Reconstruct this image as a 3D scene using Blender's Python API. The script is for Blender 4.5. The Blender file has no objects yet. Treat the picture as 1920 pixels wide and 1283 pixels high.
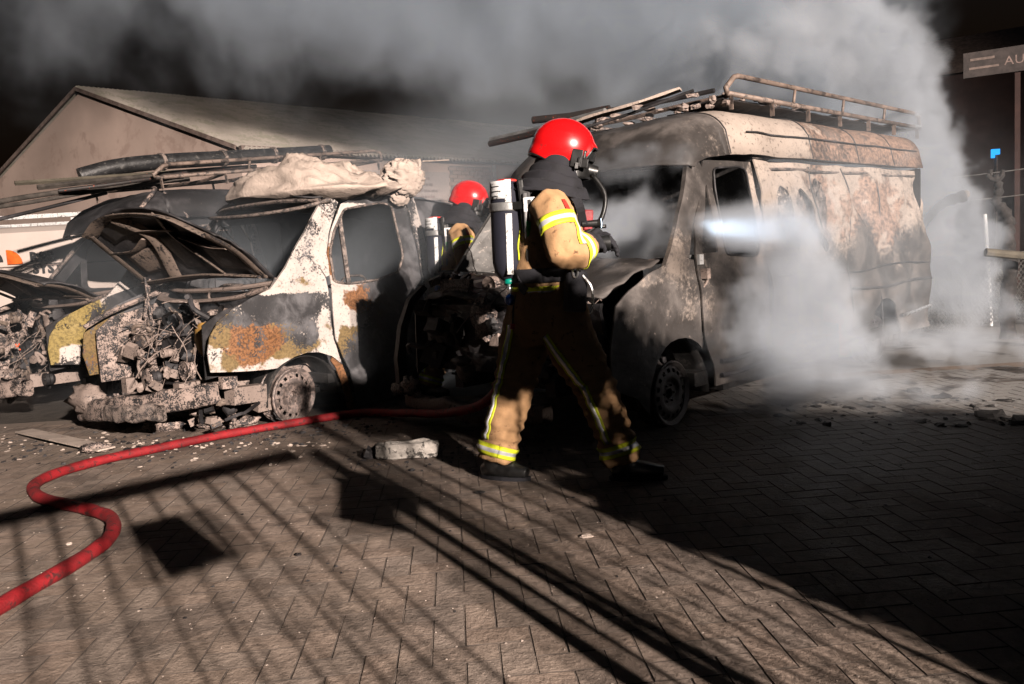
import bpy, bmesh, math, random
import numpy as np
from mathutils import Vector, Matrix, noise
from mathutils.bvhtree import BVHTree
from mathutils.geometry import tessellate_polygon

random.seed(7)
S = bpy.context.scene
COL = S.collection
R = math.radians
PI = math.pi

# ---------------------------------------------------------------- camera
CAM_H = 1.2
ROLL = R(3.5)
PITCH = math.atan((641.5 - 489) / 1493.0 * math.cos(ROLL))
_f = Vector((0, math.cos(PITCH), -math.sin(PITCH)))
_u0 = Vector((0, math.sin(PITCH), math.cos(PITCH)))
_r0 = Vector((1, 0, 0))
_r = _r0 * math.cos(ROLL) - _u0 * math.sin(ROLL)
_u = _r0 * math.sin(ROLL) + _u0 * math.cos(ROLL)
cam_data = bpy.data.cameras.new("camera")
cam_data.lens = 28.0
cam_data.sensor_width = 36.0
cam_data.clip_start = 0.05
cam_data.clip_end = 400
cam = bpy.data.objects.new("camera", cam_data)
COL.objects.link(cam)
cam.matrix_world = Matrix(((_r.x, _u.x, -_f.x, 0), (_r.y, _u.y, -_f.y, 0), (_r.z, _u.z, -_f.z, CAM_H), (0, 0, 0, 1)))
S.camera = cam

# ---------------------------------------------------------------- night sky
world = bpy.data.worlds.new("World")
S.world = world
world.use_nodes = True
wn = world.node_tree
wn.nodes.clear()
w_out = wn.nodes.new("ShaderNodeOutputWorld")
w_bg = wn.nodes.new("ShaderNodeBackground")
w_sky = wn.nodes.new("ShaderNodeTexSky")
w_sky.sky_type = 'NISHITA'
w_sky.sun_disc = False
w_sky.sun_elevation = R(-3)
w_sky.sun_rotation = R(200)
w_bg.inputs["Strength"].default_value = 0.09
wn.links.new(w_sky.outputs[0], w_bg.inputs[0])
wn.links.new(w_bg.outputs[0], w_out.inputs[0])

# ---------------------------------------------------------------- the floodlights of the fire engine behind the camera
LAMPS = [Vector((10.6, -16.5, 7.5)), Vector((11.08, -16.25, 7.5))]
LAMP_W = [52000, 30000]
for _p, _w in zip(LAMPS, LAMP_W):
    ld = bpy.data.lights.new("floodlight", 'SPOT')
    ld.energy = _w
    ld.color = (1.0, 0.86, 0.76)
    ld.shadow_soft_size = 0.09
    ld.spot_size = R(74)
    ld.spot_blend = 0.6
    lo = bpy.data.objects.new("floodlight", ld)
    COL.objects.link(lo)
    lo.location = _p
    lo.rotation_euler = (Vector((-0.5, 7.0, 1.2)) - _p).to_track_quat('-Z', 'Y').to_euler()

S.view_settings.view_transform = 'Standard'
S.view_settings.look = 'None'
S.view_settings.exposure = 0
S.view_settings.gamma = 1
S.view_settings.use_curve_mapping = False
S.cycles.use_denoising = True
S.cycles.volume_bounces = 1
S.cycles.max_bounces = 5
S.cycles.diffuse_bounces = 0
S.cycles.glossy_bounces = 2
S.cycles.transmission_bounces = 3
S.cycles.transparent_max_bounces = 8
S.cycles.volume_step_rate = 1.0
S.cycles.volume_max_steps = 256
S.cycles.use_adaptive_sampling = True
S.cycles.adaptive_threshold = 0.02
S.cycles.sample_clamp_indirect = 4

# ---------------------------------------------------------------- helpers
def tag(o, label=None, cat=None, group=None, kind=None):
    if label: o["label"] = label
    if cat: o["category"] = cat
    if group: o["group"] = group
    if kind: o["kind"] = kind
    return o

def empty(name, label, cat, loc=(0, 0, 0), rz=0.0, group=None):
    o = bpy.data.objects.new(name, None)
    COL.objects.link(o)
    o.empty_display_size = 0.2
    o.location = loc
    o.rotation_euler = (0, 0, rz)
    return tag(o, label, cat, group)

def kids(o):
    return [c for c in COL.objects if c.parent == o]

def copy_tree(o, parent=None):
    ch = [c for c in list(COL.objects) if c.parent == o]
    c = o.copy()
    COL.objects.link(c)
    if parent is not None:
        c.parent = parent
    for k in ch:
        copy_tree(k, c)
    return c

def link_mesh(name, me, mats, parent=None, smooth=False):
    if not isinstance(mats, (list, tuple)):
        mats = [mats]
    for m in mats:
        me.materials.append(m)
    if smooth:
        me.polygons.foreach_set("use_smooth", [True] * len(me.polygons))
    o = bpy.data.objects.new(name, me)
    COL.objects.link(o)
    if parent is not None:
        o.parent = parent
    return o

def set_smooth_by_angle(me, ang=40):
    bm = bmesh.new(); bm.from_mesh(me)
    for f in bm.faces: f.smooth = True
    a = R(ang)
    for e in bm.edges:
        e.smooth = len(e.link_faces) == 2 and e.calc_face_angle(0) < a
    bm.to_mesh(me); bm.free()

class MB:
    """collects simple solids for ONE mesh"""
    def __init__(s):
        s.v = []; s.f = []; s.m = []
    def add(s, vs, fs, mi=0):
        k = len(s.v)
        s.v += [tuple(v) for v in vs]
        s.f += [tuple(i + k for i in f) for f in fs]
        s.m += [mi] * len(fs)
    def box(s, c, size, rot=None, mi=0, taper=1.0):
        hx, hy, hz = size[0] / 2, size[1] / 2, size[2] / 2
        vs = []
        for z, t in ((-hz, 1.0), (hz, taper)):
            for x, y in ((-hx, -hy), (hx, -hy), (hx, hy), (-hx, hy)):
                vs.append(Vector((x * t, y * t, z)))
        if rot is not None:
            if not isinstance(rot, Matrix):
                from mathutils import Euler
                rot = Euler(rot).to_matrix()
            vs = [rot @ v for v in vs]
        c = Vector(c)
        vs = [v + c for v in vs]
        s.add(vs, [(3, 2, 1, 0), (4, 5, 6, 7), (0, 1, 5, 4), (1, 2, 6, 5), (2, 3, 7, 6), (3, 0, 4, 7)], mi)
    def bar(s, a, b, w, h, mi=0, upv=(0, 0, 1)):
        a, b = Vector(a), Vector(b)
        d = (b - a); L = d.length; d.normalize()
        u = Vector(upv)
        sd = d.cross(u)
        if sd.length < 1e-4: sd = d.cross(Vector((1, 0, 0)))
        sd.normalize(); u = sd.cross(d)
        vs = []
        for p in (a, b):
            for x, y in ((-1, -1), (1, -1), (1, 1), (-1, 1)):
                vs.append(p + sd * (x * w / 2) + u * (y * h / 2))
        s.add(vs, [(3, 2, 1, 0), (4, 5, 6, 7), (0, 1, 5, 4), (1, 2, 6, 5), (2, 3, 7, 6), (3, 0, 4, 7)], mi)
    def tube(s, pts, r, n=8, mi=0, cap=True, sx=1.0, sy=1.0, upv=(0, 0, 1), closed=False):
        pts = [Vector(p) for p in pts]
        if not isinstance(r, (list, tuple)): r = [r] * len(pts)
        rings = []
        m = len(pts)
        prev = None
        for i, p in enumerate(pts):
            if closed:
                d = pts[(i + 1) % m] - pts[i - 1]
            else:
                d = pts[min(i + 1, m - 1)] - pts[max(i - 1, 0)]
            if d.length < 1e-6: d = Vector((0, 0, 1))
            d.normalize()
            if prev is None:
                u = Vector(upv)
                if abs(d.dot(u)) > 0.95: u = Vector((1, 0, 0)) if abs(d.x) < 0.9 else Vector((0, 1, 0))
            else:
                u = prev
            a = d.cross(u); a.normalize(); u = a.cross(d); u.normalize(); prev = u
            rings.append([p + a * (math.cos(2 * PI * k / n) * r[i] * sx) + u * (math.sin(2 * PI * k / n) * r[i] * sy) for k in range(n)])
        vs = [v for rg in rings for v in rg]
        fs = []
        last = m if closed else m - 1
        for i in range(last):
            j = (i + 1) % m
            for k in range(n):
                fs.append((i * n + k, i * n + (k + 1) % n, j * n + (k + 1) % n, j * n + k))
        if cap and not closed:
            fs.append(tuple(reversed(range(n))))
            fs.append(tuple((m - 1) * n + k for k in range(n)))
        s.add(vs, fs, mi)
    def lathe(s, prof, n=24, c=(0, 0, 0), axis='Z', mi=0, rot=None, skip=None):
        """prof: list of (radius, height)"""
        vs = []; fs = []
        for (r, h) in prof:
            for k in range(n):
                a = 2 * PI * k / n
                v = Vector((r * math.cos(a), r * math.sin(a), h))
                if axis == 'Y': v = Vector((v.x, v.z, v.y))
                if axis == 'X': v = Vector((v.z, v.x, v.y))
                if rot is not None: v = rot @ v
                vs.append(v + Vector(c))
        for i in range(len(prof) - 1):
            for k in range(n):
                if skip and skip(i, k): continue
                fs.append((i * n + k, i * n + (k + 1) % n, (i + 1) * n + (k + 1) % n, (i + 1) * n + k))
        s.add(vs, fs, mi)
    def grid(s, fn, nu, nv, mi=0, closed_u=False):
        vs = []; fs = []
        cu = nu if closed_u else nu + 1
        for j in range(nv + 1):
            for i in range(cu):
                vs.append(fn(i / nu, j / nv))
        for j in range(nv):
            for i in range(nu):
                a = j * cu + i; b = j * cu + (i + 1) % cu
                fs.append((a, b, b + cu, a + cu))
        s.add(vs, fs, mi)
    def blob(s, c, r, n=8, m=6, amp=0.2, fr=3.0, seed=0, mi=0):
        c = Vector(c); r = Vector(r) if not isinstance(r, (int, float)) else Vector((r, r, r))
        def fn(u, v):
            a = 2 * PI * u; b = PI * v
            d = Vector((math.sin(b) * math.cos(a), math.sin(b) * math.sin(a), math.cos(b)))
            k = 1 + amp * noise.noise(d * fr + Vector((seed * 3.1, seed * 1.7, seed)))
            return c + Vector((d.x * r.x, d.y * r.y, d.z * r.z)) * k
        s.grid(fn, n, m, mi, closed_u=True)
    def mesh(s, name):
        me = bpy.data.meshes.new(name)
        me.from_pydata([tuple(v) for v in s.v], [], s.f)
        me.polygons.foreach_set("material_index", s.m)
        me.update()
        return me
    def build(s, name, mats, parent=None, smooth=False, angle=None, solid=None, bevel=None):
        me = s.mesh(name)
        if angle is not None: set_smooth_by_angle(me, angle)
        o = link_mesh(name, me, mats, parent, smooth)
        if solid:
            md = o.modifiers.new("solid", 'SOLIDIFY'); md.thickness = solid; md.offset = 0
        if bevel:
            md = o.modifiers.new("bevel", 'BEVEL'); md.width = bevel; md.segments = 2; md.limit_method = 'ANGLE'
        return o

def catmull(pts, sub=6, closed=False):
    pts = [Vector(p) for p in pts]
    out = []
    n = len(pts)
    rng = range(n) if closed else range(n - 1)
    for i in rng:
        if closed:
            p0, p1, p2, p3 = pts[i - 1], pts[i], pts[(i + 1) % n], pts[(i + 2) % n]
        else:
            p1, p2 = pts[i], pts[i + 1]
            p0 = pts[i - 1] if i > 0 else p1 * 2 - p2
            p3 = pts[i + 2] if i + 2 < n else p2 * 2 - p1
        for k in range(sub):
            t = k / sub
            out.append(0.5 * ((2 * p1) + (p2 - p0) * t + (2 * p0 - 5 * p1 + 4 * p2 - p3) * t * t + (3 * p1 - p0 - 3 * p2 + p3) * t ** 3))
    if not closed: out.append(pts[-1])
    return out

def fbm(p, o=4):
    return noise.fractal(Vector(p), 1.0, 2.0, o, noise_basis='PERLIN_ORIGINAL')

def sm(a, b, x):
    t = max(0.0, min(1.0, (x - a) / (b - a)))
    return t * t * (3 - 2 * t)

# ---------------------------------------------------------------- materials
def new_mat(name):
    m = bpy.data.materials.new(name); m.use_nodes = True
    nt = m.node_tree; nt.nodes.clear()
    out = nt.nodes.new("ShaderNodeOutputMaterial")
    return m, nt, out

class NT:
    def __init__(s, nt): s.nt = nt
    def n(s, t, **kw):
        nd = s.nt.nodes.new(t)
        for k, v in kw.items():
            if k.startswith("i_"):
                nd.inputs[k[2:].replace("_", " ")].default_value = v
            else: setattr(nd, k, v)
        return nd
    def l(s, a, b): s.nt.links.new(a, b)
    def math(s, op, a, b=None, c=None, clamp=False):
        nd = s.nt.nodes.new("ShaderNodeMath"); nd.operation = op; nd.use_clamp = clamp
        for i, x in enumerate((a, b, c)):
            if x is None: continue
            if isinstance(x, (int, float)): nd.inputs[i].default_value = x
            else: s.l(x, nd.inputs[i])
        return nd.outputs[0]
    def noise(s, vec, scale, detail=6, rough=0.55, dist=0.0):
        nd = s.nt.nodes.new("ShaderNodeTexNoise")
        nd.inputs["Scale"].default_value = scale; nd.inputs["Detail"].default_value = detail
        nd.inputs["Roughness"].default_value = rough; nd.inputs["Distortion"].default_value = dist
        if vec is not None: s.l(vec, nd.inputs["Vector"])
        return nd.outputs[0]
    def step(s, x, a, b):
        nd = s.nt.nodes.new("ShaderNodeMapRange"); nd.interpolation_type = 'SMOOTHSTEP'
        s.l(x, nd.inputs[0]); nd.inputs[1].default_value = a; nd.inputs[2].default_value = b
        return nd.outputs[0]
    def mix(s, f, a, b):
        nd = s.nt.nodes.new("ShaderNodeMix"); nd.data_type = 'RGBA'
        if isinstance(f, (int, float)): nd.inputs[0].default_value = f
        else: s.l(f, nd.inputs[0])
        for i, x in ((6, a), (7, b)):
            if isinstance(x, (tuple, list)): nd.inputs[i].default_value = (x[0], x[1], x[2], 1)
            else: s.l(x, nd.inputs[i])
        return nd.outputs[2]
    def bump(s, h, strength=0.3, dist=0.01):
        nd = s.nt.nodes.new("ShaderNodeBump"); nd.inputs["Strength"].default_value = strength
        nd.inputs["Distance"].default_value = dist; s.l(h, nd.inputs["Height"])
        return nd.outputs[0]
    def bsdf(s, out, col, rough=0.6, metal=0.0, normal=None, spec=0.5, **kw):
        b = s.nt.nodes.new("ShaderNodeBsdfPrincipled")
        if isinstance(col, (tuple, list)): b.inputs["Base Color"].default_value = (col[0], col[1], col[2], 1)
        else: s.l(col, b.inputs["Base Color"])
        if isinstance(rough, (int, float)): b.inputs["Roughness"].default_value = rough
        else: s.l(rough, b.inputs["Roughness"])
        if isinstance(metal, (int, float)): b.inputs["Metallic"].default_value = metal
        else: s.l(metal, b.inputs["Metallic"])
        b.inputs["Specular IOR Level"].default_value = spec
        if normal is not None: s.l(normal, b.inputs["Normal"])
        for k, v in kw.items(): b.inputs[k].default_value = v
        s.l(b.outputs[0], out.inputs[0])
        return b

def plain(name, col, rough=0.6, metal=0.0, var=0.35, scale=8.0, bump=0.15, bscale=60.0, dirt=None, dirt_amt=0.5, spec=0.5, coat=0.0):
    """base colour with blotchy variation, dirt patches and fine relief"""
    m, nt, out = new_mat(name); N = NT(nt)
    tc = N.n("ShaderNodeTexCoord").outputs["Object"]
    n1 = N.noise(tc, scale, 8, 0.6)
    k = N.step(n1, 0.3, 0.7)
    c = N.mix(k, tuple(x * (1 - var) for x in col), tuple(min(1, x * (1 + var)) for x in col))
    if dirt:
        n2 = N.noise(tc, scale * 2.3, 10, 0.7, 0.3)
        c = N.mix(N.step(n2, 0.62 - dirt_amt * 0.3, 0.68 - dirt_amt * 0.25), c, dirt)
    nb = N.noise(tc, bscale, 5, 0.6)
    rr = N.math('MULTIPLY_ADD', n1, 0.25, rough - 0.12, clamp=True)
    N.bsdf(out, c, rr, metal, N.bump(nb, bump, 0.01), spec, **({"Coat Weight": coat} if coat else {}))
    return m

def burnt(name, paint, soot=(0.014, 0.013, 0.014), ochre=(0.22, 0.15, 0.065), rust=(0.27, 0.125, 0.055), ash=(0.30, 0.25, 0.23),
          base_soot=0.5, base_ochre=0.0, base_rust=0.0, scale=7.0, use_attr=True, flake=1.0, soft=0.028):
    """burnt sheet metal: paint remains, soot, ochre and rust patches with flaky edges, steered by the per-corner attribute 'burn'"""
    m, nt, out = new_mat(name); N = NT(nt)
    tc = N.n("ShaderNodeTexCoord").outputs["Object"]
    if use_attr:
        at = N.n("ShaderNodeAttribute", attribute_name="burn")
        sp = N.n("ShaderNodeSeparateColor"); N.l(at.outputs["Color"], sp.inputs[0])
        s_, o_, r_ = sp.outputs[0], sp.outputs[1], sp.outputs[2]
    else:
        s_, o_, r_ = (N.math('ADD', v, 0.0) for v in (base_soot, base_ochre, base_rust))
    big = N.noise(tc, scale, 12, 0.68, 0.15)
    big2 = N.noise(tc, scale * 0.6, 10, 0.62, 0.3)
    fine = N.noise(tc, scale * 7, 8, 0.7)
    vor = N.n("ShaderNodeTexVoronoi", feature='DISTANCE_TO_EDGE'); vor.inputs["Scale"].default_value = scale * 5
    N.l(tc, vor.inputs["Vector"])
    # paint with faint scorch
    pc = N.mix(N.step(big2, 0.35, 0.7), paint, tuple(x * 0.78 for x in paint))
    pc = N.mix(N.step(fine, 0.555, 0.63), pc, tuple(x * 0.38 for x in paint))
    # ochre: primer showing
    def mask(w, nz, k=1.0, sharp=0.05):
        v = N.math('ADD', N.math('MULTIPLY', N.math('SUBTRACT', w, 0.5), 0.75 * k), nz)
        return N.step(v, 0.5 - sharp, 0.5 + sharp)
    oc = N.mix(N.step(fine, 0.4, 0.62), ochre, tuple(x * 0.55 for x in ochre))
    rc = N.mix(N.step(fine, 0.4, 0.6), rust, tuple(x * 0.4 for x in rust))
    sc = N.mix(N.step(big2, 0.42, 0.7), soot, tuple(min(1, x * 4.0 + 0.012) for x in soot))
    sc = N.mix(N.step(fine, 0.62, 0.74), sc, ash)
    c = N.mix(mask(o_, big2), pc, oc)
    c = N.mix(mask(r_, big), c, rc)
    mix3 = N.math('ADD', N.math('MULTIPLY', big, 0.5), N.math('MULTIPLY', fine, 0.5))
    ms = mask(s_, mix3, 1.0, soft)
    c = N.mix(ms, c, sc)
    hgt = N.math('ADD', N.math('MULTIPLY', ms, -0.6), N.math('MULTIPLY', fine, 0.5))
    rough = N.math('MULTIPLY_ADD', fine, 0.5, 0.35, clamp=True)
    N.bsdf(out, c, rough, 0.0, N.bump(hgt, 0.5 * flake, 0.012), 0.4)
    return m

M = {}
PAINT = (0.54, 0.48, 0.445)
M['burnt_white'] = burnt("burnt_white_paint", PAINT)
M['burnt_dark'] = burnt("charred_metal", (0.26, 0.21, 0.19), use_attr=False, base_soot=0.70, base_rust=0.22, base_ochre=0.1)
M['burnt_mid'] = burnt("scorched_metal", (0.30, 0.235, 0.205), use_attr=False, base_soot=0.42, base_rust=0.25, base_ochre=0.2, scale=9)
M['burnt_pink'] = burnt("ash_pink_metal", (0.40, 0.31, 0.27), use_attr=False, base_soot=0.50, base_rust=0.2, base_ochre=0.1, scale=12)
M['burnt_frame'] = burnt("scorched_bar", (0.30, 0.24, 0.21), soot=(0.02, 0.018, 0.018), use_attr=False, base_soot=0.5, base_rust=0.3, base_ochre=0.1, scale=22)
M['soot'] = plain("soot_black", (0.012, 0.011, 0.011), 0.75, bump=0.4, dirt=(0.05, 0.045, 0.042), dirt_amt=0.3)
M['rack'] = plain('heat_browned_rail', (0.20, 0.15, 0.125), 0.6, 0.2, 0.35, 6, 0.2, dirt=(0.05, 0.04, 0.036), dirt_amt=0.4)
M['steel'] = plain("burnt_wheel_steel", (0.17, 0.14, 0.13), 0.55, 0.3, 0.45, 14, 0.3, dirt=(0.36, 0.28, 0.25), dirt_amt=0.5)
M['ash'] = plain("pale_ash", (0.47, 0.385, 0.33), 0.9, 0, 0.16, 5, 0.9, 38, dirt=(0.33, 0.26, 0.22), dirt_amt=0.15)
M['red'] = plain("helmet_red", (0.62, 0.006, 0.008), 0.26, 0, 0.06, 6, 0.03, 30, coat=0.6, dirt=(0.28, 0.02, 0.02), dirt_amt=0.12)
M['black_cloth'] = plain("black_cloth", (0.012, 0.012, 0.016), 0.85, 0, 0.3, 20, 0.3, 160)
M['black_gloss'] = plain("black_plastic", (0.012, 0.012, 0.012), 0.35, 0, 0.3, 20, 0.05)
M['tank_cover'] = plain("navy_cylinder_cover", (0.007, 0.008, 0.018), 0.8, 0, 0.2, 10, 0.15, 120)
M['tan'] = plain("tan_turnout_cloth", (0.42, 0.245, 0.12), 0.85, 0, 0.14, 9, 0.25, 90, dirt=(0.16, 0.085, 0.04), dirt_amt=0.12)
M['yellow'] = plain("fluorescent_yellow_tape", (0.72, 0.78, 0.03), 0.6, 0, 0.08, 14, 0.05)
M['silver'] = plain("silver_reflective_tape", (0.62, 0.62, 0.64), 0.35, 0.2, 0.08, 30, 0.05)
M['white'] = plain("dirty_white", (0.7, 0.7, 0.7), 0.5, 0, 0.1, 20, 0.05, dirt=(0.12, 0.11, 0.1), dirt_amt=0.25)
M['green'] = plain("green_valve", (0.01, 0.30, 0.05), 0.4)
M['teal'] = plain("teal_ring", (0.0, 0.25, 0.18), 0.4)
M['blue'] = plain("blue_knob", (0.01, 0.11, 0.55), 0.35)
M['chrome'] = plain("bright_metal", (0.7, 0.7, 0.7), 0.25, 0.9, 0.1, 30, 0.05)
M['skin'] = plain("skin", (0.5, 0.3, 0.22), 0.5, 0, 0.05, 10, 0.05)
M['badge'] = plain("red_badge", (0.55, 0.03, 0.02), 0.6, 0, 0.2, 60)
M['maroon'] = plain("maroon_part", (0.22, 0.01, 0.015), 0.5)
M['hose'] = plain("red_hose_cloth", (0.24, 0.006, 0.010), 0.7, 0, 0.35, 9, 0.6, 110, dirt=(0.07, 0.012, 0.012), dirt_amt=0.3)
M['grey'] = plain("grey_metal", (0.2, 0.2, 0.2), 0.5, 0.4)
M['wood'] = plain("charred_wood", (0.05, 0.042, 0.036), 0.8, 0, 0.5, 12, 0.5)
M['orange'] = plain("orange_pipe_paint", (0.65, 0.10, 0.03), 0.6, 0, 0.2, 20, 0.2, dirt=(0.02, 0.016, 0.015), dirt_amt=1.1)

# ================================================================ GROUND
def ground_mat(name, brick=False):
    m, nt, out = new_mat(name); N = NT(nt)
    geo = N.n("ShaderNodeNewGeometry"); P = geo.outputs["Position"]
    sp = N.n("ShaderNodeSeparateXYZ"); N.l(P, sp.inputs[0])
    big = N.noise(P, 1.1, 8, 0.6, 0.4)
    mid = N.noise(P, 7.0, 8, 0.65)
    fine = N.noise(P, 70.0, 6, 0.7)
    if brick:
        base = N.mix(N.step(mid, 0.3, 0.7), (0.17, 0.125, 0.10), (0.36, 0.275, 0.225))
        base = N.mix(N.math('MULTIPLY', N.step(big, 0.35, 0.65), .6), base, (0.26, 0.20, 0.155))
        ob = N.n("ShaderNodeTexWhiteNoise"); ob.noise_dimensions = '3D'
        at = N.n("ShaderNodeAttribute", attribute_name="tone")
        base = N.mix(N.math('MULTIPLY', at.outputs["Fac"], 0.3), base, (0.25, 0.235, 0.22))
        base = N.mix(N.step(fine, 0.63, 0.72), base, (0.55, 0.48, 0.41))
        base = N.mix(N.step(fine, 0.42, 0.3), base, (0.10, 0.08, 0.065))
    else:
        base = N.mix(N.step(mid, 0.3, 0.7), (0.05, 0.042, 0.036), (0.10, 0.085, 0.072))
        base = N.mix(N.step(fine, 0.60, 0.72), base, (0.30, 0.27, 0.24))
    if brick:
        st_ = N.noise(P, 2.3, 10, 0.68, 0.6)
        base = N.mix(N.math('MULTIPLY', N.step(st_, 0.50, 0.60), 0.55), base, (0.07, 0.055, 0.046))
        base = N.mix(N.math('MULTIPLY', N.step(N.noise(P, 160.0, 3, 0.6), 0.66, 0.72), 0.8), base, (0.6, 0.55, 0.5))
    # soot washed out from under the vans, more near them; the rise to the right paints in shade
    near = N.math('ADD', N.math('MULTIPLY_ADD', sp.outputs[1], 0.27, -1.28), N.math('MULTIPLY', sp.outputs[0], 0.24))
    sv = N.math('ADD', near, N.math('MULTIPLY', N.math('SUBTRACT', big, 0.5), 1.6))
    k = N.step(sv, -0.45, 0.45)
    soot_shade_c = N.mix(N.step(mid, 0.45, 0.6), (0.018, 0.016, 0.015), (0.055, 0.048, 0.043))
    soot_shade_c = N.mix(N.step(fine, 0.66, 0.74), soot_shade_c, (0.34, 0.30, 0.27))
    c = N.mix(N.math('MULTIPLY', k, 0.93), base, soot_shade_c)
    # wet film: pale foam water at the far side
    far = N.math('MULTIPLY', N.step(sp.outputs[1], 4.6, 5.6), N.step(sp.outputs[0], 0.8, 2.2))
    wet = N.math('MULTIPLY', far, N.step(N.noise(P, 1.7, 9, 0.62, 0.8), 0.38, 0.50))
    c = N.mix(wet, c, (0.27, 0.26, 0.25))
    rough = N.math('SUBTRACT', N.math('MULTIPLY_ADD', mid, 0.35, 0.62), N.math('MULTIPLY', N.math('MAXIMUM', wet, N.math('MULTIPLY', k, 0.45)), 0.40), clamp=True)
    h = N.math('ADD', N.math('MULTIPLY', fine, 0.6), N.math('MULTIPLY', mid, 0.7))
    h = N.math('ADD', h, N.math('MULTIPLY', N.noise(P, 28.0, 6, 0.65), 0.9))
    N.bsdf(out, c, rough, 0.0, N.bump(h, 0.8, 0.012), 0.4)
    return m
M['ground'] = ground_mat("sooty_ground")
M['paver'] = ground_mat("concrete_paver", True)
M['paver_edge'] = plain("grimy_paver_edge", (0.07, 0.055, 0.046), 0.95, 0, 0.4, 9, 0.5, 60)
M['joint'] = plain("sand_joint", (0.10, 0.078, 0.064), 0.95, 0, 0.4, 6, 0.8, 60, dirt=(0.20, 0.155, 0.125), dirt_amt=1.0)

g = MB()
g.add([(-150, -60, -0.012), (150, -60, -0.012), (150, 220, -0.012), (-150, 220, -0.012)], [(0, 1, 2, 3)])
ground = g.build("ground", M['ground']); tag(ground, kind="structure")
jb = MB()
jb.add([(-6.5, 0.8, -0.0026), (6.8, 0.8, -0.0026), (6.8, 7.2, -0.0026), (-6.5, 7.2, -0.0026)], [(0, 1, 2, 3)])
paving = jb.build("pavement", M['joint']); tag(paving, kind="structure")

PV_L, PV_W, GAP = 0.210, 0.105, 0.0032
def paver_verts(cx, cy, ang, dz=0.0, tilt=(0, 0)):
    L, W = PV_L / 2 - GAP / 2, PV_W / 2 - GAP / 2
    b = 0.002
    ca, sa = math.cos(ang), math.sin(ang)
    vs = []
    for z, i in ((-0.012, 0.0), (-0.0015, 0.0), (0.0, b)):
        for x, y in ((-L + i, -W + i), (L - i, -W + i), (L - i, W - i), (-L + i, W - i)):
            zz = z + dz + (x * tilt[0] + y * tilt[1] if z > -0.01 else 0)
            vs.append((cx + x * ca - y * sa, cy + x * sa + y * ca, zz))
    fs = []
    for l in (0, 4):
        for k in range(4):
            fs.append((l + k, l + (k + 1) % 4, l + 4 + (k + 1) % 4, l + 4 + k))
    fs.append((8, 9, 10, 11))
    return vs, fs
pav = []
W_ = PV_W
rot0 = R(4)
for i in range(-75, 76):
    for j in range(-75, 76):
        # herringbone on a grid of half bricks
        a = (i - j) % 4
        if a == 0: cx, cy, an = (i + 1.0) * W_, (j + 0.5) * W_, 0.0
        elif a == 2: cx, cy, an = (i + 0.5) * W_, (j + 0.0) * W_, PI / 2
        else: continue
        x = cx * math.cos(rot0) - cy * math.sin(rot0); y = cx * math.sin(rot0) + cy * math.cos(rot0) + 4.0
        if -6.3 < x < 6.6 and 1.5 < y < 7.0 and abs(x) < 0.72 * y + 0.5:
            pav.append((x, y, an + rot0))
pav.sort(key=lambda p: (p[0] * 0.8) ** 2 + p[1] ** 2)
rp = random.Random(3)
def tone_attr(me, vals):
    at = me.attributes.new("tone", 'FLOAT', 'POINT')
    at.data.foreach_set("value", vals)
variants = []
for k in range(10):
    vs, fs = paver_verts(0, 0, 0, rp.uniform(-0.0008, 0.0008), (rp.uniform(-.006, .006), rp.uniform(-.008, .008)))
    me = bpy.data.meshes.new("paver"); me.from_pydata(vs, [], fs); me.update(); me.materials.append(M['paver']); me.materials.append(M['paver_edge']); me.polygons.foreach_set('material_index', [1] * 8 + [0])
    tone_attr(me, [rp.random() ** 2 * 0.9] * len(vs)); variants.append(me)
for n_, (x, y, an) in enumerate(pav[:300]):
    o = bpy.data.objects.new("paver", rp.choice(variants)); COL.objects.link(o)
    o.parent = paving
    o.location = (x, y, 0); o.rotation_euler = (0, 0, an + rp.uniform(-.012, .012))
V, F_, T_ = [], [], []
for (x, y, an) in pav[300:]:
    vs, fs = paver_verts(x, y, an + rp.uniform(-.012, .012), rp.uniform(-0.0008, 0.0008), (rp.uniform(-.006, .006), rp.uniform(-.008, .008)))
    k = len(V); V += vs; F_ += [tuple(i + k for i in f) for f in fs]; T_ += [rp.random() ** 2 * 0.9] * len(vs)
me = bpy.data.meshes.new("pavers"); me.from_pydata(V, [], F_); me.update(); tone_attr(me, T_)
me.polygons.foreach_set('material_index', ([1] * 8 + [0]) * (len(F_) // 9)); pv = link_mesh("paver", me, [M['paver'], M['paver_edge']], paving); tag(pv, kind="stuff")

# ================================================================ BUILDING BEHIND
M['render_wall'] = plain("pale_rendered_wall", (0.56, 0.43, 0.37), 0.9, 0, 0.12, 0.5, 0.15, 30, dirt=(0.46, 0.34, 0.29), dirt_amt=0.3)
M['roof_sheet'] = plain("mossy_corrugated_roof", (0.56, 0.50, 0.44), 0.9, 0, 0.12, 1.2, 0.3, 20, dirt=(0.45, 0.42, 0.34), dirt_amt=0.4)
M['brick'] = plain("pale_brick", (0.33, 0.25, 0.21), 0.9, 0, 0.3, 3, 0.3, 40)
M['fascia'] = plain("dark_fascia", (0.2, 0.15, 0.13), 0.7)
M['mortar'] = plain("mortar", (0.2, 0.17, 0.15), 0.95)
bl = empty("industrial_building", "low pale industrial hall with corrugated pitched roof behind the burnt vans", "building", (0, 0, 0))
E0 = Vector((-4.47, 14.0, 3.36))
azl = R(47.9); ax = Vector((math.sin(azl), math.cos(azl), 0)); nrm = Vector((ax.y, -ax.x, 0))
azg = R(-57); gd = Vector((math.sin(azg), math.cos(azg), 0)); gn = Vector((gd.y, -gd.x, 0))
GW = 9.36; APX = E0 + gd * (GW / 2) + Vector((0, 0, 1.745)); LFT = E0 + gd * GW
LEN = 26.0
def low(p, z=-0.01): return Vector((p.x, p.y, z))
b = MB()
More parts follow.
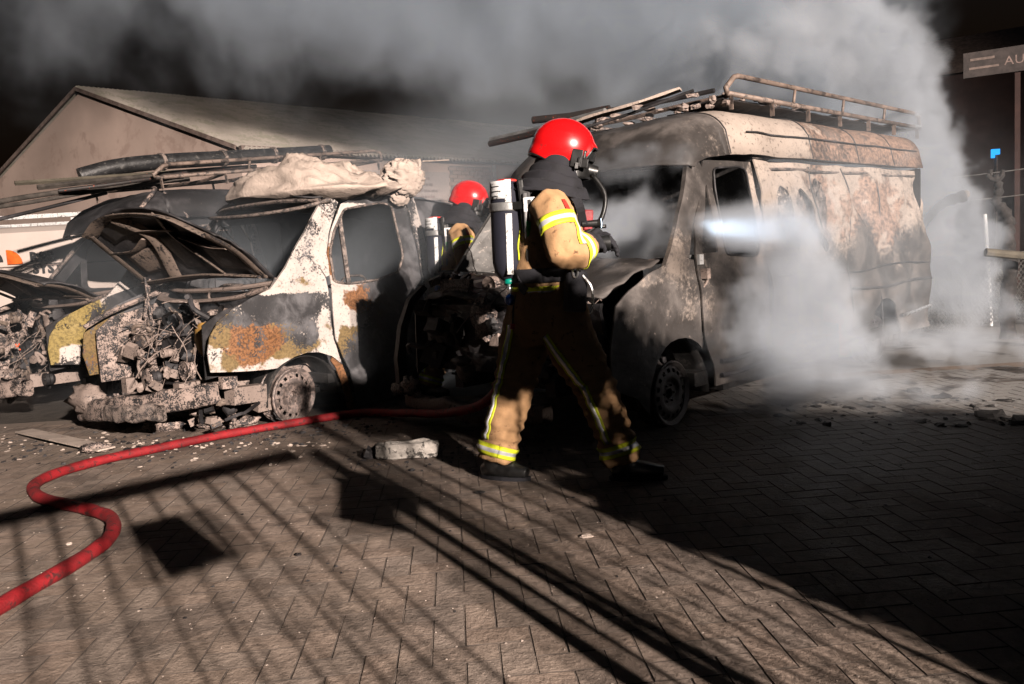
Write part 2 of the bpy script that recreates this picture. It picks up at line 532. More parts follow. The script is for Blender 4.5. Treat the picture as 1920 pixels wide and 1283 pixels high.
bk = -gn * 0.25
pts = [low(E0), low(LFT), LFT, APX, E0]
f_ = [p for p in pts]; k_ = [p + ax * 0.3 for p in pts]
b.add(f_ + k_, [(0, 1, 2, 3, 4), (9, 8, 7, 6, 5), (0, 5, 6, 1), (1, 6, 7, 2), (4, 9, 5, 0)])
b.build("gable_wall", M['render_wall'], bl)
b = MB()
w0 = E0 + ax * 0.3
q = [low(w0), low(E0 + ax * LEN), E0 + ax * LEN, w0]
b.add(q + [p - nrm * 0.3 for p in q], [(0, 1, 2, 3), (7, 6, 5, 4), (1, 5, 6, 2), (3, 2, 6, 7)])
b.build("wall", M['render_wall'], bl)
# roof in corrugated sheets, each a part
ridge0 = APX; SH = 1.06
def roof_sheet(a, b_, up0):
    mb = MB(); n = 12
    for side in (0,):
        vs = []; fs = []
        for i in range(n * 2 + 1):
            t = a + (b_ - a) * i / (2 * n)
            h = 0.028 * (1 if i % 2 else -1)
            for k, s_ in enumerate((-0.06, 0.5, 1.0)):
                base = E0 + ax * t - (gd * 0) 
                top = APX + ax * t
                p = base + (top - base) * s_
                p = p + Vector((0, 0, 0.10 + h + up0))
                vs.append(p)
        for i in range(2 * n):
            for k in range(2):
                fs.append((i * 3 + k, (i + 1) * 3 + k, (i + 1) * 3 + k + 1, i * 3 + k + 1))
        mb.add(vs, fs)
    return mb
t = -0.06; k = 0
while t < LEN:
    roof_sheet(t, min(t + SH + 0.04, LEN + .3), 0.008 * (k % 2)).build("roof_sheet", M['roof_sheet'], bl, solid=0.012)
    t += SH; k += 1
b = MB()
q = [LFT + Vector((0, 0, .1)), APX + Vector((0, 0, .1)), APX + ax * LEN + Vector((0, 0, .1)), LFT + ax * LEN + Vector((0, 0, .1))]
q = [q[0] - ax * .06, q[1] - ax * .06, q[2], q[3]]
b.add(q, [(0, 1, 2, 3)]); b.build("roof", M['roof_sheet'], bl, solid=0.05)
b = MB()
for (p, q_) in ((E0, APX), (APX, LFT)):
    o_ = -ax * 0.08
    b.bar(p + o_ + Vector((0, 0, .06)), q_ + o_ + Vector((0, 0, .06)), 0.03, 0.07)
b.build("verge_board", M['fascia'], bl)
b = MB(); b.bar(E0 - ax * .05 + nrm * .12 + Vector((0, 0, .02)), E0 + ax * LEN + nrm * .12 + Vector((0, 0, .02)), 0.11, 0.10)
b.build("gutter", M['fascia'], bl)
# brick panel
b1 = E0 + ax * 4.55; b2 = E0 + ax * 5.7
row = 0; brick_me = None
mm = MB()
q = [low(b1, 0) + nrm * .02, low(b2, 0) + nrm * .02, b2 + nrm * .02 - Vector((0, 0, .1)), b1 + nrm * .02 - Vector((0, 0, .1))]
mm.add(q + [p - nrm * 0.019 for p in q], [(0, 1, 2, 3), (7, 6, 5, 4), (1, 5, 6, 2), (3, 2, 6, 7), (0, 4, 5, 1)])
bp_ = mm.build("brick_panel", M['mortar'], bl)
bm_ = MB(); bm_.box((0, 0, 0), (0.215, 0.022, 0.068)); brick_me = bm_.mesh("brick"); brick_me.materials.append(M['brick'])
z = 3.2; cnt = 0
while z > 1.9:
    t = (0.115 if row % 2 else 0.0)
    while t < 1.1:
        o = bpy.data.objects.new("brick", brick_me); COL.objects.link(o); o.parent = bp_
        p = b1 + ax * (t + 0.06) + nrm * (0.026 + rp.uniform(0, .004))
        o.location = (p.x, p.y, z); o.rotation_euler = (0, 0, PI / 2 - azl)
        t += 0.228; cnt += 1
    z -= 0.078; row += 1
b = MB(); p = E0 + ax * 5.76 + nrm * .05; b.tube([p + Vector((0, 0, -3.3)), p + Vector((0, 0, -.05))], 0.045, 8)
b.build("drainpipe", M['white'], bl)
# banner on the wall
def text_mesh(txt, size, name, mat, parent, extrude=0.002, bold=False):
    cu = bpy.data.curves.new(name, 'FONT'); cu.body = txt; cu.size = size; cu.extrude = extrude
    cu.resolution_u = 2; cu.space_character = 1.08; cu.offset = 0.006 * size / 0.1 * (.8 if bold else 0)
    ob = bpy.data.objects.new(name, cu); COL.objects.link(ob)
    dg = bpy.context.evaluated_depsgraph_get(); dg.update()
    me = bpy.data.meshes.new_from_object(ob.evaluated_get(dg))
    bpy.data.objects.remove(ob)
    me.materials.clear()
    return link_mesh(name, me, mat, parent)
M['banner'] = plain("pale_banner", (0.45, 0.38, 0.35), 0.8, 0, 0.08, 2)
M['banner_ink'] = plain("faded_banner_print", (0.27, 0.20, 0.18), 0.8)
bn = empty("wall_banner", "pale banner with faded lines of print under the hall's eave", "banner")
b = MB()
p0 = E0 + ax * 2.0 + nrm * .03 + Vector((0, 0, -.26)); p1 = E0 + ax * 4.5 + nrm * .03 + Vector((0, 0, -.24))
q = [p0 - Vector((0, 0, .58)), p1 - Vector((0, 0, .58)), p1, p0]
b.add(q + [p - nrm * .012 for p in q], [(0, 1, 2, 3), (7, 6, 5, 4), (0, 4, 5, 1), (3, 2, 6, 7), (1, 5, 6, 2), (0, 3, 7, 4)])
b.build("sheet", M['banner'], bn)
b = MB()
for i, (s0, s1) in enumerate(((1.35, 2.0), (1.3, 2.05), (1.4, 2.15), (1.2, 2.1))):
    z0 = -.12 - i * .125
    s_ = s0
    while s_ < s1:
        w = rp.uniform(.05, .1)
        c = p0 + ax * (s_ + w / 2) + nrm * .004 + Vector((0, 0, z0))
        b.bar(c - ax * w / 2, c + ax * w / 2, 0.006, 0.05)
        s_ += w + .02
b.build("print", M['banner_ink'], bn)

# ================================================================ WHITE VAN WITH LETTERING, FAR LEFT
M['van_white'] = plain("white_van_paint", (0.62, 0.53, 0.48), 0.4, 0, 0.05, 2, 0.02, coat=0.3, dirt=(0.10, 0.10, 0.10), dirt_amt=-0.5)
M['letter'] = plain("black_lettering", (0.03, 0.03, 0.032), 0.5)
M['logo_orange'] = plain("orange_logo", (0.75, 0.13, 0.01), 0.5)
wv = empty("delivery_van", "white van lettered R&R SYSTEMS behind the burnt vans", "van", (-7.3, 9.9, 0), R(4))
b = MB()
prof = [(0.0, .25), (-.02, .6), (-.03, 1.1), (0.0, 1.75), (.05, 1.92), (.2, 2.0), (1.7, 2.0), (1.85, 1.92), (1.9, 1.75), (1.93, 1.1), (1.92, .6), (1.9, .25)]
def wvf(u, v):
    i = v * (len(prof) - 1); k = min(int(i), len(prof) - 2); t = i - k
    y = prof[k][0] * (1 - t) + prof[k + 1][0] * t; z = prof[k][1] * (1 - t) + prof[k + 1][1] * t
    return Vector((-2.6 + 5.2 * u, y, z))
b.grid(wvf, 12, 33)
for e in (0, 1):
    vs = [Vector((-2.6 + 5.2 * e, y, z)) for y, z in prof]
    b.add(vs, [tuple(range(len(vs)))] if e else [tuple(reversed(range(len(vs))))])
b.build("body", M['van_white'], wv, angle=40)
b = MB(); b.box((0, -.035, 1.5), (5.1, .012, .012)); b.box((-.9, -.033, 1.2), (.012, .012, 1.3)); b.build("panel_seam", M['fascia'], wv)
b = MB(); b.bar((-2.6, .2, 2.12), (2.0, .2, 2.12), .035, .05); b.bar((-2.6, 1.6, 2.12), (2.0, 1.6, 2.12), .035, .05)
for x in (-2.2, -.8, .6, 1.9): b.bar((x, .1, 2.06), (x, 1.8, 2.06), .04, .03)
b.build("roof_rack", M['white'], wv)
for x in (-1.7, 1.7):
    b = MB(); b.lathe([(0.0, -.03), (.2, -.03), (.22, -.01), (.32, -.02), (.34, .02), (.34, .2)], 24, (x, -.02, .34), 'Y'); b.build("wheel", M['black_gloss'], wv)
t = text_mesh("R&R", 0.158, "lettering", M['letter'], wv, bold=True); t.rotation_euler = (PI / 2, 0, 0); t.location = (1.40, -.037, 1.555)
t = text_mesh("SYSTEMS", 0.158, "lettering", M['letter'], wv, bold=True); t.rotation_euler = (PI / 2, 0, 0); t.location = (1.42, -.037, 1.405)
def quarter(cx, cz, r, a0, mat, nm):
    b = MB(); vs = [Vector((cx, 0, cz))] + [Vector((cx + r * math.cos(a0 + PI / 2 * k / 10), 0, cz + r * math.sin(a0 + PI / 2 * k / 10))) for k in range(11)]
    vs = [v + Vector((0, -.045, 0)) for v in vs] + [v + Vector((0, -.034, 0)) for v in vs]
    n = 12
    b.add(vs, [tuple(range(n)), tuple(reversed(range(n, 2 * n)))] + [((k + 1) % n, k, k + n, (k + 1) % n + n) for k in range(n)]); return b.build(nm, mat, wv)
quarter(1.13, 1.53, .18, 0, M['logo_orange'], "logo"); quarter(.93, 1.57, .15, 0, M['letter'], "logo"); quarter(.96, 1.55, .07, 0, M['teal'], "logo")

# ================================================================ RIGHT SIDE BACKGROUND
M['bark'] = plain("charred_bark", (0.02, 0.017, 0.016), 0.9, 0, 0.5, 14, 0.8, 40, dirt=(0.06, 0.05, 0.045), dirt_amt=0.2)
M['cutwood'] = plain("pale_cut_wood", (0.25, 0.21, 0.18), 0.8, 0, 0.3, 25)
tr = empty("pollarded_tree", "thin dark pollarded tree trunk with knuckled top beside the far mesh fence", "tree", (5.6, 8.9, 0))
b = MB()
pp = [(.0, 0, -.1), (-.03, 0, .35), (.02, .02, .75), (-.02, 0, 1.1), (.0, .02, 1.28), (-.06, 0, 1.42), (-.13, .03, 1.52), (-.12, 0, 1.66), (-.15, 0, 1.78)]
cp = catmull(pp, 5); b.tube(cp, [0.085 - 0.05 * (i / len(cp)) + 0.012 * math.sin(i * 1.9) for i in range(len(cp))], 10)
for (x, z, r) in ((-.06, 1.42, .04), (.03, 1.28, .04), (.03, .95, .035), (-.15, 1.78, .04)): b.blob((x, 0, z), r, amp=.5, seed=int(z * 10))
b.build("trunk", M['bark'], tr, smooth=True)
for dx, dz, dy in ((-.14, .12, 0), (-.05, .2, .05), (.07, .17, -.03), (.12, .1, .02)):
    b = MB(); b.tube(catmull([(-.15, 0, 1.76), (-.15 + dx * .5, dy, 1.76 + dz * .2), (-.15 + dx * .75, dy, 1.76 + dz * .6)], 4), [.025, .028, .022, .024, .026, .022, .024, .02, .022], 8); b.build("branch", M['bark'], tr, smooth=True)
t2 = empty("leaning_stump", "leaning charred branch stub with pale sawn end showing above the smoke", "tree", (4.95, 8.9, 0))
b = MB(); cp = catmull([(-.55, 0, -.05), (-.5, 0, .8), (-.34, 0, 1.25), (-.12, 0, 1.52), (.12, -.05, 1.61)], 6)
b.tube(cp, [0.04 + 0.025 * sm(.5, 1, i / len(cp)) + .008 * math.sin(i * 2.2) for i in range(len(cp))], 10); b.build("trunk", M['bark'], t2, smooth=True)
b = MB(); b.blob((.13, -.072, 1.62), (.035, .02, .038), amp=.5); b.build("cut_face", M['cutwood'], t2)
M['mesh_wire'] = plain("fence_wire", (0.12, 0.115, 0.11), 0.6, 0.5)
def chainlink(x0, x1, z0, z1, cell, r, P0, dirv):
    """diamond mesh as real zig-zag wires"""
    b = MB(); n = int((x1 - x0) / cell); h = int((z1 - z0) / cell)
    dv = Vector(dirv)
    for i in range(-h, n + 1):
        for sgn in (1, -1):
            if sgn == 1: s0, e0 = i, i + h
            else: s0, e0 = i + h, i
            # straight diagonal clipped to the panel
            a = max(0, min(n, s0)); c = max(0, min(n, e0))
            if s0 == e0: continue
            ta = (a - s0) / (e0 - s0); tc = (c - s0) / (e0 - s0)
            if abs(ta - tc) < 1e-6: continue
            A = Vector(P0) + dv * (x0 + a * cell) + Vector((0, 0, z0 + ta * h * cell))
            B_ = Vector(P0) + dv * (x0 + c * cell) + Vector((0, 0, z0 + tc * h * cell))
            b.bar(A, B_, r * 2, r * 2)
    return b
ff = empty("mesh_fence", "sagging wire mesh fence beyond the smoking van", "fence", (0, 0, 0))
chainlink(0, 5.2, .05, .9, .075, .004, (4.3, 9.3, 0), (0.92, 0.39, 0)).build("wire_mesh", M['mesh_wire'], ff)
b = MB(); b.tube([(4.3 + .92 * t, 9.3 + .39 * t, .92 - .05 * math.sin(t * 1.2)) for t in np.linspace(0, 5.2, 14)], .006, 5); b.build("top_wire", M['mesh_wire'], ff)
for t in (0.2, 2.3, 4.4):
    b = MB(); b.tube([(4.3 + .92 * t, 9.3 + .39 * t, 0), (4.3 + .92 * t, 9.3 + .39 * t, 1.0)], .025, 8); b.build("post", M['grey'], ff)
b = MB(); b.tube([(6.12, 10.1, 0), (6.08, 10.1, .8), (6.04, 10.1, 1.42)], .022, 8)
tag(b.build("marker_pole", M['white']), "thin white upright pole between stump and pollarded tree", "pole")
M['oldwood'] = plain("weathered_rail_wood", (0.09, 0.078, 0.058), 0.85, 0, .3, 8, .5)
br = empty("barrier_rail", "weathered horizontal timber rail crossing in front of the white pole", "barrier")
b = MB(); b.tube([(5.15, 8.6, .98), (6.0, 8.5, .84), (7.2, 8.3, .70)], .045, 8); b.build("rail", M['oldwood'], br)
b = MB(); b.bar((6.9, 8.4, 0), (6.9, 8.4, .75), .08, .08); b.build("post", M['oldwood'], br)
for zz, s in ((1.62, 0), (1.9, .1)):
    b = MB(); b.tube(catmull([(4.0, 9.6, zz - .08), (6.0, 9.6, zz - .02 + s * .2), (9.5, 9.9, zz + .2 + s)], 8), .006, 5)
    tag(b.build("cable", M['mesh_wire']), "lower thin wire strung above the far fence" if not s else "upper thin wire strung above the far fence", "cable")
# dark brick house with a banner, far right
M['dark_house'] = plain("dark_brick", (0.05, 0.028, 0.025), 0.9, 0, .3, 1.5, .3)
hs = empty("brick_house", "dark brick building barely visible in the smoke at the far right", "building", (16.0, 27, 0), R(-30))
b = MB(); b.box((1.5, 1.5, 3.2), (8, 4, 6.4)); b.build("wall", M['dark_house'], hs)
b = MB(); b.add([(-2.8, -.8, 6.4), (5.8, -.8, 6.4), (5.8, 1.5, 8.0), (-2.8, 1.5, 8.0), (5.8, 3.8, 6.4), (-2.8, 3.8, 6.4)], [(0, 1, 2, 3), (3, 2, 4, 5), (0, 3, 5), (1, 4, 2)]); b.build("roof", M['fascia'], hs)
M['dkglass'] = plain("dark_glass", (.02, .02, .025), .15)
for x in (-1.6, .6, 3.0):
    b = MB(); b.box((x, -.53, 1.7), (1.1, .08, 1.3)); w = b.build("window", M['dark_house'], hs)
    b = MB(); b.box((x, -.56, 1.7), (.95, .06, 1.15)); b.build("pane", M['dkglass'], w)
b = MB(); b.box((-1.1, -.62, .9), (.7, .2, 1.8)); b.build("door", M['maroon'], hs)
bn2 = empty("sign_board", "long pale lettered sign board high at the top right edge", "sign", (10.06, 17.6, 4.98), R(-27))
b = MB(); b.box((1.9, 0, -.22), (3.8, .08, .52)); b.build("board", plain("dim_sign_board", (0.055, 0.045, 0.043), 0.8), bn2)
t = text_mesh("AUTOSERVICE DE N", .26, "lettering", M['banner_ink'], bn2); t.rotation_euler = (PI / 2, 0, 0); t.location = (.75, -.045, -.32)
b = MB(); b.box((.35, -.045, -.12), (.45, .012, .05)); b.box((.38, -.045, -.3), (.55, .012, .045)); b.build("print", M['fascia'], bn2)
b = MB(); b.bar((1.0, .1, -5.05), (1.0, .1, 0), .1, .1); b.bar((3.4, .1, -5.05), (3.4, .1, 0), .1, .1); b.build("post", M['dark_house'], bn2)
# lit blue sign
m, nt, out = new_mat("lit_blue_sign"); N = NT(nt)
em = N.n("ShaderNodeEmission"); em.inputs[0].default_value = (0.02, 0.35, 1, 1); em.inputs[1].default_value = 1.6; N.l(em.outputs[0], out.inputs[0]); M['lit_blue'] = m
bs = empty("lit_sign", "small glowing blue sign above the pollarded tree top", "sign", (11.0, 18, 2.95))
b = MB(); b.box((0, 0, 0), (.17, .06, .12)); b.box((-.055, 0, -.09), (.06, .06, .08)); b.build("lit_panel", M['lit_blue'], bs)
b = MB(); b.bar((.05, .08, -2.95), (.05, .08, .02), .05, .05); b.build("post", M['fascia'], bs)

# ================================================================ BURNT VANS
M['liner'] = burnt('browned_liner', (.22, .17, .14), use_attr=False, base_soot=.45, base_rust=.3, scale=6)
def clean_outline(pts):
    return [Vector((p[0], p[1], 0)) for p in pts]

def panel(name, outline, holes, yfun, mat, parent, zones=None, cell=0.07, thick=0.012, crumple=0.006, cfreq=3.0, base=(0.2, 0.1, 0.1), smooth_curve=True, side=1.0):
    """a sheet-metal panel: outline and holes in (x, z), bent by yfun, dented, with a burn attribute"""
    loops = [clean_outline(outline)] + [clean_outline(h) for h in holes]
    tris = tessellate_polygon(loops)
    flat = [v for lp in loops for v in lp]
    bm = bmesh.new()
    vs = [bm.verts.new(v) for v in flat]
    for t in tris:
        try: bm.faces.new([vs[i] for i in t])
        except ValueError: pass
    xs = [v.x for v in flat]; zs = [v.y for v in flat]
    x = min(xs) + cell
    while x < max(xs):
        bmesh.ops.bisect_plane(bm, geom=bm.verts[:] + bm.edges[:] + bm.faces[:], plane_co=(x, 0, 0), plane_no=(1, 0, 0)); x += cell
    z = min(zs) + cell
    while z < max(zs):
        bmesh.ops.bisect_plane(bm, geom=bm.verts[:] + bm.edges[:] + bm.faces[:], plane_co=(0, z, 0), plane_no=(0, 1, 0)); z += cell
    bmesh.ops.remove_doubles(bm, verts=bm.verts, dist=1e-4)
    bmesh.ops.triangulate(bm, faces=bm.faces[:])
    lay = bm.loops.layers.float_color.new("burn")
    cols = {}
    for v in bm.verts:
        px, pz = v.co.x, v.co.y
        c = list(base)
        if zones:
            for (cx, cz, rx, rz, ch, st) in zones:
                d = ((px - cx) / rx) ** 2 + ((pz - cz) / rz) ** 2
                w = math.exp(-d ** 1.7)
                c[ch] = c[ch] + (st - c[ch]) * w
        cols[v.index] = c
        n = fbm((px * cfreq, pz * cfreq, hash(name) % 7 * 0.0 + 1.3), 3) * crumple * 2
        v.co = Vector((px, yfun(px, pz) * side + n, pz))
    bm.verts.index_update()
    for f in bm.faces:
        for l in f.loops:
            c = cols[l.vert.index]; l[lay] = (max(0, min(1, c[0])), max(0, min(1, c[1])), max(0, min(1, c[2])), 1)
    bmesh.ops.recalc_face_normals(bm, faces=bm.faces[:])
    me = bpy.data.meshes.new(name); bm.to_mesh(me); bm.free()
    o = link_mesh(name, me, mat, parent, smooth=True)
    md = o.modifiers.new("solid", 'SOLIDIFY'); md.thickness = thick; md.offset = 0
    es = o.modifiers.new("split", 'EDGE_SPLIT'); es.split_angle = R(50)
    return o

def arc(cx, cz, r, a0, a1, n, rz=None):
    rz = rz or r
    return [(cx + r * math.cos(R(a0 + (a1 - a0) * k / n)), cz + rz * math.sin(R(a0 + (a1 - a0) * k / n))) for k in range(n + 1)]

def round_poly(pts, r=0.05, n=4):
    out = []
    m = len(pts)
    for i in range(m):
        p0, p1, p2 = Vector(pts[i - 1]), Vector(pts[i]), Vector(pts[(i + 1) % m])
        d0 = (p0 - p1); d2 = (p2 - p1)
        k = min(r, d0.length * .45, d2.length * .45)
        a = p1 + d0.normalized() * k; b = p1 + d2.normalized() * k
        for j in range(n + 1):
            t = j / n
            q = a * (1 - t) ** 2 + p1 * 2 * t * (1 - t) + b * t * t
            out.append((q.x, q.y))
    return out

def steel_wheel(parent, x, y, z, rad, mat, tilt=0.0, steer=0.0, sgn=-1, width=0.17):
    """bare steel rim: dished disc with a ring of round vent holes, barrel with flanges, hub and nuts"""
    rt = Matrix.Rotation(steer, 3, 'Z') @ Matrix.Rotation(tilt, 3, 'X')
    c = Vector((x, y, z)); n = 64
    def P(v): return rt @ v + c
    s = sgn
    w = MB()
    prof = [(rad * .86, .02), (rad * .97, .0), (rad, .004), (rad, .014), (rad * .93, .018), (rad * .90, .05), (rad * .82, .075), (rad * .80, width * .62), (rad * .9, width * .9), (rad * 1.0, width * .97), (rad, width)]
    w.lathe([(r, h * -s) for r, h in prof], n, c, 'Y', rot=rt)
    wheel = w.build("wheel_barrel", mat, parent, angle=35, solid=.004)
    d = MB()
    dp = [(rad * .90, .028), (rad * .83, .026), (rad * .78, .022), (rad * .74, .02), (rad * .70, .018), (rad * .66, .016), (rad * .60, .012), (rad * .52, .01), (rad * .46, .016), (rad * .40, .032), (rad * .36, .036), (rad * .17, .036), (rad * .155, .028), (rad * .15, .06), (rad * .05, .07)]
    def skip(i, k): return i in (2, 3, 4) and (k % 4) in (0, 1)
    d.lathe([(r, h * -s) for r, h in dp], n, c, 'Y', rot=rt, skip=skip)
    disc = d.build("wheel_disc", mat, parent, angle=35, solid=.004)
    for k in range(6):
        a = 2 * PI * k / 6
        b = MB(); q = P(Vector((rad * .27 * math.cos(a), .036 * -s, rad * .27 * math.sin(a)))); q2 = P(Vector((rad * .27 * math.cos(a), .018 * -s, rad * .27 * math.sin(a))))
        b.tube([q, q2], rad * .035, 6); nt_ = b.build("wheel_nut", mat, disc)
    # burnt brake drum and springs behind
    b = MB(); b.lathe([(rad * .55, .07 * -s), (rad * .6, .1 * -s), (rad * .6, .16 * -s), (0.02, .16 * -s)], 24, c, 'Y', rot=rt); b.build("brake_drum", M['burnt_dark'], parent, angle=40)
    b = MB()  # ring of wire left from the tyre
    for k in range(26):
        a0 = random.uniform(-2.9, -.2); r0 = rad * random.uniform(1.0, 1.1)
        pts = []
        for t in range(8):
            a = a0 + t * .12; rr = r0 * (1 + .03 * math.sin(t * 1.3 + k))
            pts.append(P(Vector((rr * math.cos(a), -s * random.uniform(.0, .16) * .3 - s * .02 * k / 8, max(rr * math.sin(a), -rad - .0)))))
        b.tube(pts, .0035, 4)
    b.build("tyre_wire", M['burnt_dark'], parent)
    return disc

def greebles(name, parent, box, n, mats, seed, size=(.03, .16), kinds=(0, 1, 2, 3)):
    """burnt machinery: housings, pipes, pulleys, brackets; each a part"""
    r = random.Random(seed)
    (x0, x1), (y0, y1), (z0, z1) = box
    for k in range(n):
        c = Vector((r.uniform(x0, x1), r.uniform(y0, y1), r.uniform(z0, z1)))
        b = MB(); kd = r.choice(kinds)
        if kd == 2 and r.random() < .6: kd = 3
        if kd == 0:
            b.box(c, [r.uniform(*size) for _ in range(3)], (r.uniform(-.5, .5), r.uniform(-.5, .5), r.uniform(-.8, .8)), taper=r.uniform(.6, 1)); nm = "housing"
        elif kd == 1:
            pts = [c]
            for _ in range(3): pts.append(pts[-1] + Vector((r.uniform(-.1, .1), r.uniform(-.16, .16), r.uniform(-.12, .1))))
            rr = r.uniform(.008, .022); b.tube(catmull(pts, 4), rr, 7); nm = "pipe"
        elif kd == 2:
            rr = r.uniform(size[0], size[1] * .6); ro = Matrix.Rotation(r.uniform(-.5, .5), 3, 'Z') @ Matrix.Rotation(r.uniform(-.3, .3), 3, 'Y')
            b.lathe([(rr * .2, -.03), (rr * .3, -.02), (rr * .9, -.025), (rr, -.03), (rr, 0), (rr * .85, .01), (rr, .03), (rr * .6, .06), (0.001, .06)], 18, c, 'X', rot=None); nm = "pulley"
        else:
            b.blob(c, [r.uniform(size[0], size[1]) * .55 for _ in range(3)], 10, 7, .45, 2.5, k); nm = "melted_lump"
        b.build(nm, r.choice(mats), parent, angle=40)

def strands(name, parent, origin_box, n, mat, seed, r=.003, ln=.35, droop=.25):
    rr = random.Random(seed); b = MB()
    for k in range(n):
        p = Vector([rr.uniform(*q) for q in origin_box]); pts = [p]
        d = Vector((rr.uniform(-1, 1), rr.uniform(-1, 1), rr.uniform(-.6, .4))).normalized()
        for t in range(5):
            d = (d + Vector((rr.uniform(-.5, .5), rr.uniform(-.5, .5), rr.uniform(-.5, .2)))).normalized()
            pts.append(pts[-1] + d * ln / 5 + Vector((0, 0, -droop * ln / 8)))
        b.tube(pts, r * rr.uniform(.6, 1.6), 4)
    return b.build(name, mat, parent)

def hood(parent, mat_top, mat_under, hl, ll, bulge=.12, nm="bonnet"):
    """raised bonnet: hinge line hl (near, far) to leading edge ll (near, mid, far)"""
    h0, h1 = Vector(hl[0]), Vector(hl[1]); l0, lm, l1 = (Vector(q) for q in ll)
    def fn(u, v):
        a = h0.lerp(h1, u) + Vector((0, 0, .03 * math.sin(PI * u)))
        b_ = l0 * ((1 - u) * (1 - 2 * u)) + lm * (4 * u * (1 - u)) + l1 * (u * (2 * u - 1))
        n_ = Vector((-.4, 0, .9))
        p = a.lerp(b_, v) + n_ * (bulge * math.sin(PI * v) ** .8)
        p += Vector((0, 0, 1)) * (.012 * fbm((u * 4, v * 4, 2.2), 3))
        return p
    b = MB(); b.grid(fn, 36, 24)
    me = b.mesh(nm)
    o = link_mesh(nm, me, mat_top, parent, smooth=True)
    o.modifiers.new("s", 'SOLIDIFY').thickness = .012
    # inner frame: pressed ribs standing below the skin
    def off(u, v, d): 
        p = fn(u, v); e = .01
        t1 = fn(min(1, u + e), v) - fn(max(0, u - e), v); t2 = fn(u, min(1, v + e)) - fn(u, max(0, v - e))
        nn = t1.cross(t2); nn.normalize()
        if nn.z > 0: nn = -nn
        return p + nn * d
    f = MB()
    def rib(path, w=.05, d=.045):
        pts = catmull([off(u, v, d) for u, v in path], 5)
        f.tube(pts, w * 1.5, 8, sx=1.0, sy=.22)
    rib([(.03, .05), (.02, .5), (.06, .93)], .04); rib([(.97, .05), (.98, .5), (.94, .93)], .04)
    rib([(.05, .92), (.3, .95), (.7, .95), (.95, .92)], .045); rib([(.03, .06), (.5, .05), (.97, .06)], .045)
    rib([(.3, .06), (.42, .5), (.34, .92)], .035); rib([(.7, .06), (.58, .5), (.68, .92)], .035)
    rib([(.05, .5), (.2, .42), (.36, .5)], .03); rib([(.64, .5), (.8, .42), (.96, .5)], .03); rib([(.36, .62), (.5, .6), (.62, .62)], .03)
    f.build("bonnet_frame", M['liner'], parent, angle=50)
    # under-skin pans
    for (u0, u1, v0, v1) in ((.08, .3, .12, .4), (.1, .34, .58, .86), (.42, .56, .12, .5), (.66, .92, .14, .4), (.64, .9, .58, .86)):
        q = MB(); q.grid(lambda a, c_: off(u0 + (u1 - u0) * a, v0 + (v1 - v0) * c_, .028 + .012 * math.sin(PI * a) * math.sin(PI * c_)), 6, 6); q.build("bonnet_liner", random.choice([M['burnt_dark'], M['burnt_dark'], M['liner']]), parent, smooth=True, solid=.004)
    return fn

def seat(parent, x, y, z, mat):
    b = MB()
    b.tube(catmull([(x + .05, y - .2, z), (x + .16, y - .21, z + .35), (x + .2, y - .17, z + .58), (x + .21, y, z + .62), (x + .2, y + .17, z + .58), (x + .16, y + .21, z + .35), (x + .05, y + .2, z)], 4), .012, 6)
    for k in range(5): b.tube([(x + .1 + .02 * k, y - .2, z + .1 + .1 * k), (x + .1 + .02 * k, y + .2, z + .1 + .1 * k)], .006, 5)
    b.tube([(x - .4, y - .2, z), (x + .08, y - .2, z)], .014, 6); b.tube([(x - .4, y + .2, z), (x + .08, y + .2, z)], .014, 6); b.tube([(x - .4, y - .2, z), (x - .4, y + .2, z)], .014, 6)
    for k in range(6): b.tube([(x - .35 + .07 * k, y - .2, z + .01), (x - .35 + .07 * k, y + .2, z + .01)], .005, 5)
    b.build("seat_frame", mat, parent)
    b = MB(); b.box((x - .15, y, z - .12), (.45, .42, .2)); b.build("seat_base", M['burnt_dark'], parent)

def tumble(z, belt=1.05, k=.16, b=.02):
    return b * math.cos((z - .6) * 1.3) * -1 + (k * (z - belt) ** 1.3 if z > belt else 0)

